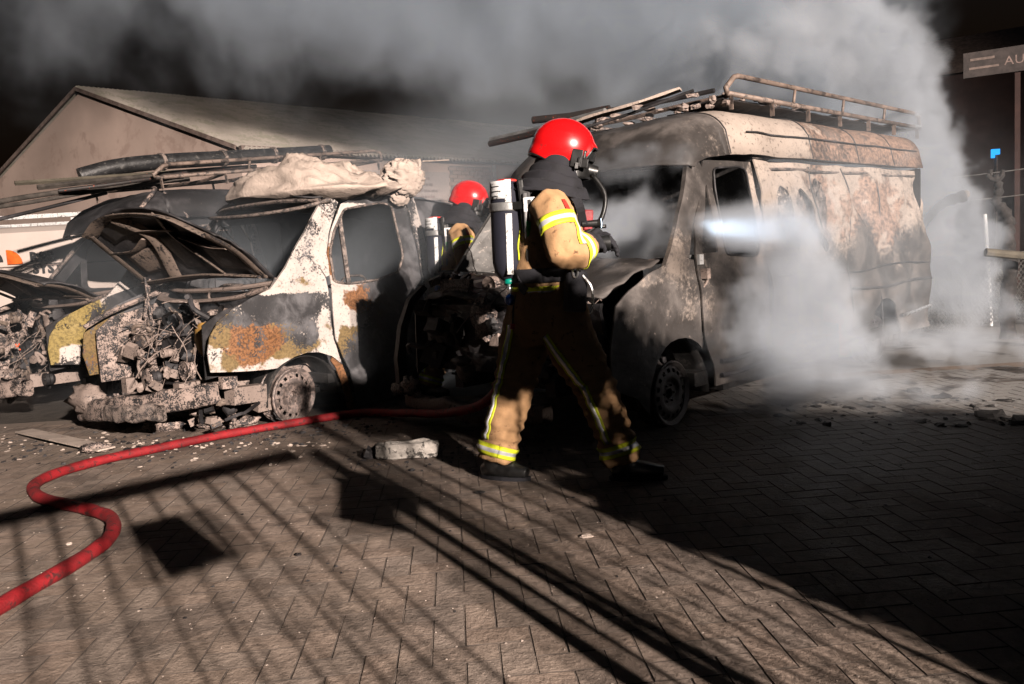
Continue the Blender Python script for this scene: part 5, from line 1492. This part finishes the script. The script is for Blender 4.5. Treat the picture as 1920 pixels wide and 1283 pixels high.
    def cl(u, v):
        a = 2 * PI * u
        tops = (.300 + .0, 0, 1.735); 
        r1 = Vector((math.cos(a) * (.13 + .03 * v), math.sin(a) * (.12 + .0 * v), 0))
        cx = .335 - .075 * v ** 1.2; z = 1.74 - .20 * v + .06 * v * (-math.cos(a)) * .6
        wid = 1 + .35 * v ** 1.5 + .06 * math.sin(a * 5 + v * 9) * v
        fr = -.055 * (1 - v) * max(0, math.cos(a))
        return Vector((cx, 0, z)) + Vector((r1.x * wid + fr, r1.y * (wid + .25 * v), 0)) + Vector((0, 0, .010 * math.sin(v * 26 + math.sin(a * 2) * 2)))
    b.grid(cl, 44, 26, closed_u=True); b.build("neck_hood", M['black_cloth'], p, smooth=True, solid=.008)
    b = MB(); b.blob((.37, 0, 1.72), (.105, .088, .125), 22, 16, .03); b.build("face_cowl", M['black_cloth'], p, smooth=True)
    b = MB(); b.grid(lambda u, v: Vector((.36 + .135 * math.cos(R(-75 + 150 * u)) * (1 - .10 * abs(v - .45)), .10 * math.sin(R(-75 + 150 * u)), 1.775 - .16 * v)), 18, 10)
    fm = b.build("face_mask", M['black_gloss'], p, smooth=True, solid=.004)
    b = MB(); b.tube([(.455, 0, 1.67), (.53, 0, 1.65)], [.045, .034], 14); b.build("breathing_valve", M['black_gloss'], fm, angle=40)
    b = MB(); b.tube(catmull([(.50, -.03, 1.64), (.56, -.06, 1.52), (.52, -.10, 1.38), (.40, -.17, 1.30)], 5), .014, 8); b.build("air_hose", M['black_gloss'], p, smooth=True)
    # light mark and small valve at the chest
    b = MB(); b.box((.455, -.12, 1.39), (.05, .05, .11), (0, .1, 0)); b.build("gauge", M['maroon'], p, bevel=.008)
    helmet(p, (.352, 0, 1.790), R(12), R(-6))
    # ---- air cylinder in its cover
    b = MB(); A_, B_ = Vector((.02, -.03, 1.09)), Vector((.035, -.02, 1.63))
    ax_ = (B_ - A_).normalized(); L_c = (B_ - A_).length
    rotc = Vector((0, 0, 1)).rotation_difference(ax_).to_matrix()
    prof = [(.0, -.005), (.035, .0), (.06, .02), (.082, .055), (.092, .10), (.094, .2), (.094, .38), (.093, .47), (.085, .515), (.06, .545), (.0, .555)]
    b.lathe([(r_, h_) for r_, h_ in prof], 36, A_, rot=rotc); cy = b.build("air_cylinder", M['tank_cover'], p, smooth=True)
    def cpatch(a0, a1, h0, h1, rr_, nm, mat, n=14):
        q = MB(); q.grid(lambda u, v: A_ + rotc @ Vector((rr_ * math.cos(R(a0 + (a1 - a0) * u)), rr_ * math.sin(R(a0 + (a1 - a0) * u)), h0 + (h1 - h0) * v)), n, 6); return q.build(nm, mat, cy, smooth=True, solid=.003)
    cpatch(-98, -78, .035, .36, .0965, "stripe", M['white']); cpatch(-98, -78, .42, .54, .0965, "stripe", M['white'])
    cpatch(-165, -97, .44, .535, .0955, "label", M['white'])
    for k in range(0, 6, 2): cpatch(-150 + 5 * (k % 2), -122 + 6 * (k % 3), .452 + .013 * k, .456 + .013 * k, .0985, "print", M['black_gloss'], 6)
    cpatch(-180, 0, .375, .42, .0985, "strap", M['grey'])
    q = MB(); q.lathe([(.02, .548), (.05, .545), (.07, .535)], 24, A_, rot=rotc); q.build("cap", M['badge'], cy, smooth=True, solid=.008)
    q = MB(); q.box(A_ + rotc @ Vector((.115, -.135, .40)), (.065, .02, .078)); 
    bkl = q.build("buckle", M['white'], cy, bevel=.006)
    q = MB(); q.box(A_ + rotc @ Vector((.115, -.147, .40)), (.016, .008, .05)); q.box(A_ + rotc @ Vector((.06, -.115, .40)), (.09, .004, .04), (0, 0, R(-30))); q.build("buckle_slot", M['black_gloss'], bkl)
    # valve group below
    q = MB(); q.tube([A_ + Vector((.0, -.02, .01)), A_ + Vector((-.005, -.03, -.02))], .03, 14); q.build("valve_ring", M['teal'], cy, smooth=True)
    q = MB(); q.tube([A_ + Vector((-.005, -.03, -.01)), A_ + Vector((-.008, -.035, -.075))], .014, 10); q.tube([A_ + Vector((-.005, -.03, -.04)), A_ + Vector((.08, -.04, -.035))], .012, 10); q.tube([A_ + Vector((.08, -.05, -.06)), A_ + Vector((.08, -.05, .0))], .012, 10); q.build("valve", M['chrome'], cy, smooth=True)
    q = MB(); q.blob(A_ + Vector((-.008, -.037, -.10)), (.028, .026, .032), 14, 10, .08, 6); q.build("valve_knob", M['blue'], cy, smooth=True)
    q = MB(); q.blob(A_ + Vector((.055, -.05, -.03)), (.026, .016, .036), 10, 8, .3, 3); q.build("valve_guard", M['green'], cy, smooth=True)
    # carrying plate, shoulder straps, belt
    q = MB(); q.box((.12, -.02, 1.38), (.035, .24, .50), (0, R(-4), 0)); q.box((.13, -.115, 1.36), (.05, .05, .46)); hn = q.build("carrying_plate", M['black_gloss'], p, bevel=.01)
    q = MB(); q.tube([(.135, -.155, 1.32), (.135, -.155, 1.40)], .017, 10); q.build("valve", M['green'], hn)
    q = MB(); q.tube([(.125, -.155, 1.17), (.125, -.155, 1.55)], .012, 8); q.tube([(.155, -.15, 1.20), (.15, -.15, 1.48)], .009, 8); q.build("air_pipe", M['grey'], hn, smooth=True)
    wrap(bj, "shoulder_strap", (.20, -.02, 1.56), (.20, -.02, 1.20), 66, 88, [M['black_cloth']] * 2, p, 8, 14, .014, .3, stripes=(0,))
    def strap(pts, w, mat, nm="strap"):
        cp = catmull(pts, 6); q = MB()
        for i in range(len(cp) - 1): q.bar(cp[i], cp[i + 1], .006, w, upv=(0, 0, 1))
        return q.build(nm, mat, p)
    strap([(.13, -.12, 1.55), (.20, -.15, 1.60), (.30, -.15, 1.585), (.40, -.14, 1.50), (.43, -.15, 1.36)], .045, M['black_cloth'], "shoulder_strap")
    wrap(bj, "waist_belt", (.19, 0, 1.15), (.19, 0, 1.075), 0, 360, [M['black_cloth']] * 2, p, 60, 5, .012, .3, stripes=(0,))
    strap([(.09, -.10, 1.16), (.07, -.14, 1.08), (.10, -.18, 1.03)], .05, M['black_cloth'], "lumbar_strap")
    q = MB(); q.box((.36, -.215, 1.02), (.12, .07, .22), (0, .1, .3)); pch = q.build("belt_pouch", M['black_cloth'], p, bevel=.02)
    q = MB(); q.tube(catmull([(.345, -.26, 1.15), (.36, -.265, 1.17), (.375, -.26, 1.15), (.37, -.262, 1.10), (.352, -.262, 1.10)], 4, True), .006, 6, closed=True); q.build("carabiner", M['chrome'], pch)
    q = MB(); q.tube(catmull([(.40, -.24, 1.10), (.44, -.25, 1.04), (.445, -.25, .96), (.43, -.25, .90)], 4), .008, 6); q.build("carabiner", M['chrome'], pch)
    q = MB(); q.tube(catmull([(.06, -.08, 1.05), (.03, -.10, .95), (.02, -.10, .86)], 4), .004, 5); q.build("cord", M['black_cloth'], p)
    q = MB(); q.tube([(.02, -.10, .86), (.015, -.10, .83)], .014, 8); q.build("cord_toggle", M['maroon'], p)
    # nozzle in the hands
    return p

ff1 = firefighter("firefighter standing in front with red helmet, tan turnout suit and air cylinder on the back")
ff1.location = (-.01, 4.42, 0)
ff2 = copy_tree(ff1)
ff2["label"] = "farther firefighter half hidden between the vans, seen behind the grey windscreen pillar"
ff1["group"] = ff2["group"] = "firefighters in red helmets"
ff2.location = (-.66, 7.35, 0.0)
# nozzle with the lamp: things held in the hands
nz = empty("hose_nozzle", "dark round branch nozzle held in the front firefighter's gloves", "nozzle", (.50, 4.37, 1.265), R(6))
b = MB(); b.lathe([(.0, -.08), (.025, -.08), (.026, -.03), (.035, .0), (.042, .03), (.046, .06), (.04, .063), (.025, .04), (0, .035)], 22, (0, 0, 0), 'X'); b.build("nozzle_head", M['black_gloss'], nz, angle=35)
b = MB(); b.tube(catmull([(-.02, 0, .04), (.0, 0, .085), (.05, 0, .09)], 4), .01, 8); b.build("handle", M['black_gloss'], nz, smooth=True)
tl = empty("torch", "small lit hand lamp beside the front firefighter's chest", "torch", (.46, 4.28, 1.37), 0)
b = MB(); b.tube([(-.05, 0, 0), (.03, 0, 0), (.05, 0, 0)], [.018, .02, .028], 14); b.build("torch_body", M['black_gloss'], tl)
m, nt, out = new_mat("torch_lens"); N = NT(nt)
em = N.n("ShaderNodeEmission"); em.inputs[0].default_value = (.7, .85, 1, 1); em.inputs[1].default_value = 8; N.l(em.outputs[0], out.inputs[0])
b = MB(); b.tube([(.0505, 0, 0), (.053, 0, 0)], .024, 14); b.build("lens", m, tl)
ld = bpy.data.lights.new("torch_light", 'SPOT'); ld.energy = 520; ld.color = (.72, .86, 1); ld.spot_size = R(10); ld.spot_blend = 1.0; ld.shadow_soft_size = .02
lo = bpy.data.objects.new("torch_light", ld); COL.objects.link(lo); lo.location = (.54, 4.28, 1.37)
TORCH_AIM = at(1560, 436, 4.95); lo.rotation_euler = (TORCH_AIM - Vector(lo.location)).to_track_quat('-Z', 'Y').to_euler()

# ================================================================ HOSE
hp_ = [(-2.15, 1.6), (-2.02, 2.2), (-1.98, 2.72), (-1.96, 2.98), (-1.915, 3.34), (-1.93, 3.62), (-2.06, 3.9), (-2.24, 4.07), (-2.46, 4.22), (-2.73, 4.42), (-2.93, 4.72), (-2.93, 5.02), (-2.77, 5.32), (-2.52, 5.58), (-2.21, 5.89), (-1.8, 6.17), (-1.47, 6.38), (-1.25, 6.45)]
hz_ = [(x, y, .034) for x, y in hp_]
hz_ = [Vector(p) for p in hz_]
for i in range(3): hz_[i].x -= (.0, .0, .0)[i]
tail = [(-1.0, 6.3, .045), (-.78, 6.0, .09), (-.48, 5.5, .17), (-.16, 5.0, .34), (.12, 4.70, .78), (.36, 4.46, 1.20), (.44, 4.38, 1.262)]
b = MB(); cp = catmull(hz_ + [Vector(t) for t in tail], 8)
b.tube(cp, [.034 + .0012 * math.sin(i * .9) for i in range(len(cp))], 14, sx=1.0, sy=.92)
hose = b.build("fire_hose", M['hose'], None, smooth=True); tag(hose, "red fire hose snaking across the paving to the firefighter", "hose")

# ================================================================ DEBRIS
gd_ = MB(); rr = random.Random(17)
def chunk(mb, p, s, k): mb.blob(p, [s * rr.uniform(.5, 1.5), s * rr.uniform(.5, 1.5), s * rr.uniform(.3, .8)], 7, 5, .8, 2.5, k)
for k in range(700):
    t = rr.random()
    if t < .45:      # along the front of the left vans
        u = rr.uniform(-1.0, 1.0); p = Vector((-2.6 + 1.6 * u + rr.gauss(0, .15), 5.75 + .35 * abs(u) + rr.gauss(0, .28), .0)); s = rr.uniform(.005, .022)
    elif t < .7: p = Vector((rr.uniform(-1.1, .2), rr.gauss(5.05, .22), 0)); s = rr.uniform(.004, .016)
    else: p = Vector((rr.uniform(-3.5, 3.8), rr.uniform(2.4, 6.4), 0)); s = rr.uniform(.002, .008)
    chunk(gd_, p, s, k)
o = gd_.build("charred_debris", M['burnt_dark'], None); tag(o, kind="stuff")
gd_ = MB()
for k in range(200):
    p = Vector((rr.uniform(-4.6, -1.3), 0, 0)); p.y = 5.65 - (p.x + 2.4) * .35 + rr.gauss(0, .22); chunk(gd_, p, rr.uniform(.004, .018), k + 50)
for k in range(700):
    p = Vector((rr.uniform(-3, 3.4), rr.uniform(1.9, 5.6), .001)); gd_.box(p, (rr.uniform(.002, .008), rr.uniform(.002, .008), .002), (0, 0, rr.uniform(0, 3)))
o = gd_.build("ash_crumbs", M['ash'], None); tag(o, kind="stuff")
gd_ = MB()
for k in range(70):
    q = on_ground(rr.uniform(1440, 1930), rr.uniform(745, 800)); chunk(gd_, q, rr.uniform(.01, .035), k)
for (x, y, s) in ((1855, 782, .09), (1915, 790, .08), (1765, 745, .05), (1885, 752, .05), (1715, 735, .06)): chunk(gd_, on_ground(x, y), s, int(x))
o = gd_.build("wet_debris", M['soot'], None); tag(o, kind="stuff")
def lump_thing(name, label, cat, c, r, seed, mat, amp=.5, fr=2.5):
    o = crumple_lump(None, c, r, name, mat, seed, amp, fr, 36, 22); return tag(o, label, cat)
p = on_ground(235, 800); lump_thing("melted_part", "honeycomb-like melted pink lump under the left bumper end", "debris", (p.x, p.y + .1, .07), (.13, .10, .08), 3, M['burnt_pink'])
p = on_ground(300, 812); lump_thing("melted_part", "broken boxy melted piece right of the honeycomb lump", "debris", (p.x, p.y + .1, .05), (.15, .08, .06), 6, M['ash3'] if 'ash3' in M else M['burnt_pink'])
p = on_ground(420, 805); lump_thing("melted_part", "flat crust of ash by the bare front wheel", "debris", (p.x, p.y + .1, .04), (.22, .10, .05), 9, M['burnt_pink'])
p = on_ground(180, 848); lump_thing("melted_part", "small yellowish crust just above the hose bend", "debris", (p.x, p.y, .03), (.10, .05, .035), 12, M['burnt_pink'])
b = MB(); cp = [on_ground(45, 808, .03), on_ground(110, 822, .05), on_ground(200, 842, .03)]
for i in range(2): b.bar(cp[i], cp[i + 1], .13, .012)
o = b.build("fallen_panel", M['ash'], None); tag(o, "pale flat strip of panel lying in front of the leftmost van", "debris")
blk = empty("rubble_block", "pale crumbling block at the edge of the dark shade, centre ground", "debris", tuple(on_ground(765, 858)), R(-3))
b = MB(); b.grid(lambda u, v: Vector(((math.cos(2 * PI * u)) * .19, math.sin(2 * PI * u) * .05, 0)), 4, 1)
b = MB()
def bf(u, v):
    a = 2 * PI * u; t = PI * v
    d = Vector((math.sin(t) * math.cos(a), math.sin(t) * math.sin(a), math.cos(t)))
    s = [math.copysign(abs(q) ** .35, q) for q in d]
    P_ = Vector((s[0] * .20, s[1] * .055, s[2] * .05 + .05))
    return P_ + d * .018 * fbm(P_ * 22, 3)
b.grid(bf, 44, 24, closed_u=True); b.build("block", plain("crumbling_block", (.36, .33, .30), .95, 0, .4, 7, .8, 60, dirt=(.06, .055, .05), dirt_amt=.35), blk, smooth=True)
b = MB(); b.blob((-.24, .05, .02), (.06, .05, .05), 12, 8, .8, 3, 2); b.blob((.1, .14, .05), (.02, .02, .04), 10, 7, .6, 3, 5); b.build("fragment", M['burnt_dark'], blk)
for (x, y, lab) in ((1100, 1008, "thin pale chip of stone lying alone at centre right"), (900, 925, "dark charred flake near the firefighter's back foot"), (130, 1022, "tiny pale chip inside the hose bend"), (560, 1042, "small orange fragment on the paving left of centre")):
    q = on_ground(x, y); b = MB(); b.blob((q.x, q.y, .006), (.03 if x > 800 else .014, .016, .007), 8, 5, .6, 3, x)
    tag(b.build("stone_chip", M['ash'] if x in (1100, 130) else (M['orange'] if x == 560 else M['soot']), None), lab, "debris")
# hard broken lump on the soot beside the right van's bumper
# ================================================================ BEHIND THE CAMERA: fence, gate signs, hedge, mast
TL = LAMPS[0]
def toward(G, k): G = Vector(G); return G + (TL - G) * k
KF = .244
f0 = toward((-2.69, 4.19, 0), KF); f1 = toward((-1.42, 5.3, 0), KF)
fd = Vector((f1.x - f0.x, f1.y - f0.y, 0)); fd.normalize(); ZR = f1.z
fn = empty("railing_fence", "grey bar fence with two sign plates standing behind the camera", "fence")
P1 = Vector((f1.x, f1.y, 0))
b = MB(); b.bar(P1 - fd * 5.2 + Vector((0, 0, ZR)), P1 + Vector((0, 0, ZR)), .05, .07); b.build("top_rail", M['grey'], fn)
b = MB(); b.bar(P1 - fd * 5.2 + Vector((0, 0, .12)), P1 + Vector((0, 0, .12)), .04, .05); b.build("bottom_rail", M['grey'], fn)
b = MB(); b.bar(P1, P1 + Vector((0, 0, ZR + .05)), .09, .09); b.build("post", M['grey'], fn)
b = MB(); b.bar(P1 + fd * .16, P1 + fd * .16 + Vector((0, 0, ZR - .02)), .07, .07); b.build("post", M['grey'], fn)
bmx = MB(); bmx.box((0, 0, 0), (.015, .015, ZR - .12)); bme = bmx.mesh("bar"); bme.materials.append(M['grey'])
t = .30
while t < 5.1:
    o = bpy.data.objects.new("bar", bme); COL.objects.link(o); o.parent = fn
    q = P1 - fd * t; o.location = (q.x, q.y, (ZR + .12) / 2); t += .125
o = bpy.data.objects.new("bar", bme); COL.objects.link(o); o.parent = fn; q = P1 - fd * .42; o.location = (q.x, q.y, (ZR + .12) / 2)
# sign plates: their corners are where the lamp throws the dark quads on the paving
def plate(px4, nm, lab):
    cs = []
    n_ = Vector((fd.y, -fd.x, 0))
    for (x, y) in px4:
        G = on_ground(x, y); d = TL - G; k = (P1 - G).dot(n_) / d.dot(n_); cs.append(G + d * k)
    o_ = empty(nm, lab, "sign"); b = MB(); q = [c - n_ * .04 for c in cs]; b.add(q + [c + n_ * .004 for c in q], [(0, 1, 2, 3), (7, 6, 5, 4), (0, 4, 5, 1), (1, 5, 6, 2), (2, 6, 7, 3), (3, 7, 4, 0)])
    b.build("plate", M['white'], o_)
    b = MB()
    for c in (cs[0].lerp(cs[2], .2), cs[0].lerp(cs[2], .8)): b.box(c - n_ * .045, (.02, .02, .02))
    b.build("bolt", M['grey'], o_); return o_
plate([(246, 990), (395, 955), (500, 1036), (330, 1098)], "fence_sign", "blank sign plate fixed to the bar fence behind the camera")
plate([(640, 880), (800, 905), (800, 1008), (640, 978)], "fence_sign", "second sign plate fixed beside the fence post behind the camera")
# chain-link panel between the post and the hedge
cf = empty("chain_link_fence", "wire mesh fence between post and hedge behind the camera", "fence")
cdir = Vector((0.86, -0.25, 0)).normalized(); cdir = (Vector((2.6, -.30, 0)) - (P1 + fd * .16)); cdir.z = 0; cl_ = cdir.length; cdir.normalize()
chainlink(0, cl_ + 1.6, .05, 2.3, .062, .0022, P1 + fd * .16, cdir).build("wire_mesh", M['mesh_wire'], cf)
b = MB(); q0 = P1 + fd * .16; b.tube([q0 + Vector((0, 0, 2.3)), q0 + cdir * (cl_ + 1.6) + Vector((0, 0, 2.3))], .02, 8); b.build("top_rail", M['grey'], cf)
for t, r_ in ((.07, .014), (.13, .02), (.32, .010), (.5, .012), (.72, .012)):
    b = MB(); q = q0 + cdir * t; b.tube([q, q + Vector((.02, 0, 1.1)), q + Vector((-.02, .01, 2.3))], r_, 6); b.build("plant_stem", M['bark'], cf)
# evergreen hedge that throws the big shade
M['leaf'] = plain("hedge_leaf", (.05, .09, .03), .6, 0, .4, 3)
hg = empty("hedge", "tall evergreen hedge standing behind the camera", "hedge")
V, F_ = [], []
rr = random.Random(9)
HD = Vector((1, -.10, 0)).normalized()
def leaf(c, s):
    k = len(V); a = Vector((rr.gauss(0, 1), rr.gauss(0, 1), rr.gauss(0, 1))).normalized(); b_ = a.cross(Vector((rr.gauss(0, 1), rr.gauss(0, 1), rr.gauss(0, 1)))).normalized()
    V.extend([c - a * s, c + b_ * s * .5, c + a * s, c - b_ * s * .5]); F_.append((k, k + 1, k + 2, k + 3))
def htop(x):  # height over ground along the hedge
    return max(1.8, (2.50 - .10 * (x - 2.5) if x < 3.3 else 2.42 - .33 * (x - 3.3))) + .14 * noise.noise(Vector((x * 2.3, 0, 1)))
for k in range(92000):
    x = rr.uniform(2.3, 9.2) if k < 62000 else rr.uniform(2.5, 5.2); z = rr.uniform(.0, 2.75); y = rr.uniform(-.75, -.05) - .06 * (x - 3.2)
    xp = x + (y + .45) * .517; zp = z + (y + .45) * .26
    if zp > htop(xp) + rr.gauss(0, .05): continue
    edge = 2.50 + .10 * noise.noise(Vector((0, z * 3, 5)))
    if xp < edge + abs(rr.gauss(0, .05)): continue
    if xp < 3.0 and 1.60 < zp < 2.28 and noise.noise(Vector((xp * 13, 0, zp * 13))) > -.02 + .25 * abs(xp - 2.65): continue
    leaf(Vector((x, y, z)), rr.uniform(.035, .07))
for k in range(9000):   # overhanging sprays at its end
    c = Vector((rr.uniform(2.16, 2.75), rr.uniform(-.75, -.15), rr.uniform(2.10, 2.50)))
    c.z += .05 * noise.noise(Vector((c.x * 9, 1, 1))); d_ = (c.x - 2.16) / .2
    c.x -= (c.y + .45) * .517; c.z -= (c.y + .45) * .26
    if noise.noise(c * 6) > -.30 + .35 * max(0, 1 - d_) + .9 * max(0, (2.16 - c.z) / .1) * .3: leaf(c, rr.uniform(.025, .05))
me = bpy.data.meshes.new("foliage"); me.from_pydata([tuple(v) for v in V], [], F_); me.update()
lf = link_mesh("foliage", me, M['leaf'], hg); tag(lf, kind="stuff")
for x in (2.9, 3.7, 4.6, 5.5, 6.4, 7.3, 8.2):
    b = MB(); b.tube([(x, -.45 - .06 * (x - 3.2), 0), (x + .04, -.42 - .06 * (x - 3.2), 1.0), (x, -.45 - .06 * (x - 3.2), 1.7)], [.05, .035, .02], 8); b.build("trunk", M['bark'], hg)
# light mast
ms = empty("light_mast", "telescopic floodlight mast far behind the camera", "light mast", (12.45, -15.3, 0), R(-35))
b = MB(); b.tube([(0, 0, 0), (0, 0, 3)], .07, 12); b.tube([(0, 0, 3), (0, 0, 7.3)], .045, 12); b.build("mast", M['grey'], ms)
b = MB(); b.bar((-.5, 0, 7.3), (.5, 0, 7.3), .05, .05); b.build("crossbar", M['grey'], ms)
for s in (-.28, .28):
    b = MB(); b.box((s, 0, 7.5), (.3, .12, .24)); hb = b.build("lamp_housing", M['black_gloss'], ms)
for s in (-1, 1):
    for s2 in (-1, 1):
        b = MB(); b.bar((0, 0, .8), (s * .9, s2 * .9, 0), .05, .05); b.build("leg", M['grey'], ms)

# ================================================================ SMOKE
def smoke_mat(name, dens, col, aniso=0.3):
    m, nt, out = new_mat(name); N = NT(nt)
    v = N.n("ShaderNodeVolumePrincipled"); v.inputs["Color"].default_value = (*col, 1); v.inputs["Density"].default_value = dens; v.inputs["Anisotropy"].default_value = aniso
    v.inputs["Density Attribute"].default_value = "density"
    N.l(v.outputs[0], out.inputs["Volume"]); return m

def smoke(name, lo_, hi_, voxel, puffs, dens, mat_col, nscale, seed, label=None, sharp=(.42, .62), warp=.35, stretch=(1, 1, 1), floor_=0.0, carve=2.2):
    """volume grid filled once from noise, shaped by ellipsoidal puffs (cx, cy, cz, rx, ry, rz, strength)"""
    ng = bpy.data.node_groups.new(name + "_field", 'GeometryNodeTree')
    ng.interface.new_socket("Geometry", in_out='OUTPUT', socket_type='NodeSocketGeometry')
    N = ng.nodes; L = ng.links
    def math_(op, a, b_=None, c=None, clamp=False):
        nd = N.new("ShaderNodeMath"); nd.operation = op; nd.use_clamp = clamp
        for i, x in enumerate((a, b_, c)):
            if x is None: continue
            if isinstance(x, (int, float)): nd.inputs[i].default_value = x
            else: L.new(x, nd.inputs[i])
        return nd.outputs[0]
    def vmath(op, a, b_):
        nd = N.new("ShaderNodeVectorMath"); nd.operation = op
        for i, x in enumerate((a, b_)):
            if isinstance(x, (tuple, list)): nd.inputs[i].default_value = x
            else: L.new(x, nd.inputs[i])
        return nd
    pos = N.new("GeometryNodeInputPosition").outputs[0]
    def noise_(vec, sc, det, ro, out_=0):
        nd = N.new("ShaderNodeTexNoise"); nd.inputs["Scale"].default_value = sc; nd.inputs["Detail"].default_value = det; nd.inputs["Roughness"].default_value = ro
        L.new(vec, nd.inputs["Vector"]); return nd.outputs[out_]
    sp_ = vmath('MULTIPLY', pos, stretch).outputs[0]
    sp_ = vmath('ADD', sp_, (seed * 3.7, seed * 1.3, seed * 2.1)).outputs[0]
    wv_ = noise_(sp_, nscale * .6, 2, .5, 1)
    wv_ = vmath('MULTIPLY', vmath('SUBTRACT', wv_, (.5, .5, .5)).outputs[0], (warp * 2, warp * 2, warp * 2)).outputs[0]
    wp = vmath('ADD', sp_, wv_).outputs[0]
    n1 = noise_(wp, nscale, 7, .62)
    pw = vmath('ADD', pos, wv_).outputs[0]
    tot = None
    for (cx, cy, cz, rx, ry, rz, st) in puffs:
        d = vmath('MULTIPLY', vmath('SUBTRACT', pw, (cx, cy, cz)).outputs[0], (1 / rx, 1 / ry, 1 / rz))
        ln = vmath('LENGTH', d.outputs[0], (0, 0, 0)).outputs["Value"]
        w = math_('MULTIPLY', math_('SUBTRACT', 1.0, ln, clamp=True), st * 1.6)
        tot = w if tot is None else math_('ADD', tot, w)
    tot = math_('MINIMUM', tot, 1.25)
    # billows: noise eats into the puffs from their edges
    v = math_('ADD', tot, math_('MULTIPLY', math_('SUBTRACT', n1, .5), carve))
    mr = N.new("ShaderNodeMapRange"); mr.interpolation_type = 'SMOOTHSTEP'; L.new(v, mr.inputs[0]); mr.inputs[1].default_value = sharp[0]; mr.inputs[2].default_value = sharp[1] + .6
    dn = math_('MULTIPLY', mr.outputs[0], math_('MINIMUM', tot, 1.0))
    vc = N.new("GeometryNodeVolumeCube"); L.new(dn, vc.inputs["Density"])
    vc.inputs["Min"].default_value = lo_; vc.inputs["Max"].default_value = hi_
    for i, ax_n in enumerate("XYZ"): vc.inputs["Resolution " + ax_n].default_value = max(4, int((hi_[i] - lo_[i]) / voxel))
    smn = N.new("GeometryNodeSetMaterial"); smn.inputs["Material"].default_value = mat_col
    L.new(vc.outputs[0], smn.inputs[0])
    go = N.new("NodeGroupOutput"); L.new(smn.outputs[0], go.inputs[0])
    vd = bpy.data.volumes.new(name); o = bpy.data.objects.new(name, vd); COL.objects.link(o)
    vd.materials.append(mat_col)
    md = o.modifiers.new("field", 'NODES'); md.node_group = ng
    tag(o, label, kind="stuff")
    return o
SM = smoke_mat("smoke_billows", 1.0, (.84, .91, 1.0), .1)
SMB = smoke_mat("smoke_backdrop", 1.0, (.78, .88, 1.0), .1)
SMB.node_tree.nodes["Principled Volume"].inputs["Density"].default_value = 1.1
SM.node_tree.nodes["Principled Volume"].inputs["Density"].default_value = 3.4
smoke("smoke", (-9, 9.6, .2), (9, 13.6, 7.2), .085,
      [(1.9, 11.5, 5.3, 5.0, 2.2, 2.5, 1.0), (3.9, 11.3, 3.9, 2.6, 2.2, 3.2, .95), (-1.5, 11.6, 6.3, 5.0, 2.4, 2.1, .75), (-5.5, 11.6, 5.8, 5.0, 2.2, 3.2, .46), (-1.6, 11.6, 4.7, 3.2, 2.0, 1.9, .5),  (5.0, 11.5, 1.6, 2.2, 2.0, 2.0, .45), (2.9, 10.8, 1.6, 2.0, 1.4, 1.8, .5)],
      1, SMB, 1.0, 3, sharp=(.32, .45), warp=.8, stretch=(1, 1, .8))
smoke("smoke", (-.2, 3.9, .0), (6.4, 9.6, 4.6), .037,
      [(1.92, 5.35, .74, .66, .48, .74, 1.1), (1.80, 5.2, 1.35, .62, .40, .42, .62), (1.72, 4.92, 1.29, .45, .28, .22, .6), (1.35, 4.8, 1.32, .4, .22, .18, .42), (1.45, 5.1, .45, .6, .4, .35, .45), (2.4, 5.6, .45, .7, .45, .42, .6), (3.3, 6.4, .6, .9, .6, .5, .45), (2.6, 5.9, 1.3, .7, .35, .5, .32),
       (3.9, 7.0, .25, 1.5, 1.1, .32, .5), (2.4, 5.2, .15, 1.5, .8, .22, .5), (3.6, 7.2, 2.0, .8, .5, .5, .3),
       (4.95, 8.9, .80, .72, .6, .6, 1.2), (4.80, 8.95, 1.25, .75, .6, .6, 1.2), (4.70, 9.0, 1.75, .70, .6, .6, 1.2), (4.50, 9.0, 2.25, .72, .6, .65, 1.1), (4.3, 8.9, 2.8, .80, .6, .7, 1.05), (3.9, 8.8, 3.4, .9, .6, .7, .95), (3.4, 8.8, 3.9, .9, .6, .7, .7), (5.2, 8.6, .3, .9, .6, .35, .5),
       (1.0, 6.3, 1.35, .7, .6, .5, .6), (1.0, 5.7, 1.9, .7, .5, .4, .45), (.70, 5.25, 1.42, .7, .45, .38, .62), (1.45, 4.75, 1.30, .55, .35, .25, .55), (1.10, 4.6, 1.32, .4, .25, .2, .32), (2.6, 7.6, 3.0, 1.5, .9, .7, .5)],
      1, SM, 3.0, 8, sharp=(.46, .10), warp=.20, carve=3.0)
SMT = smoke_mat("thin_smoke_veil", .26, (.80, .90, 1.0), .1)
smoke("smoke", (-5.5, 4.9, .0), (6.2, 9.6, 3.4), .12,
      [(-1.5, 8.2, .8, 4.5, 2.4, 2.2, 1.2), (1.5, 8.2, 1.6, 3.6, 2.0, 2.4, 1.2), (2.7, 6.0, 1.2, 1.7, 1.2, 1.6, .9)], 1, SMT, .9, 5, sharp=(.2, .6), warp=.5)
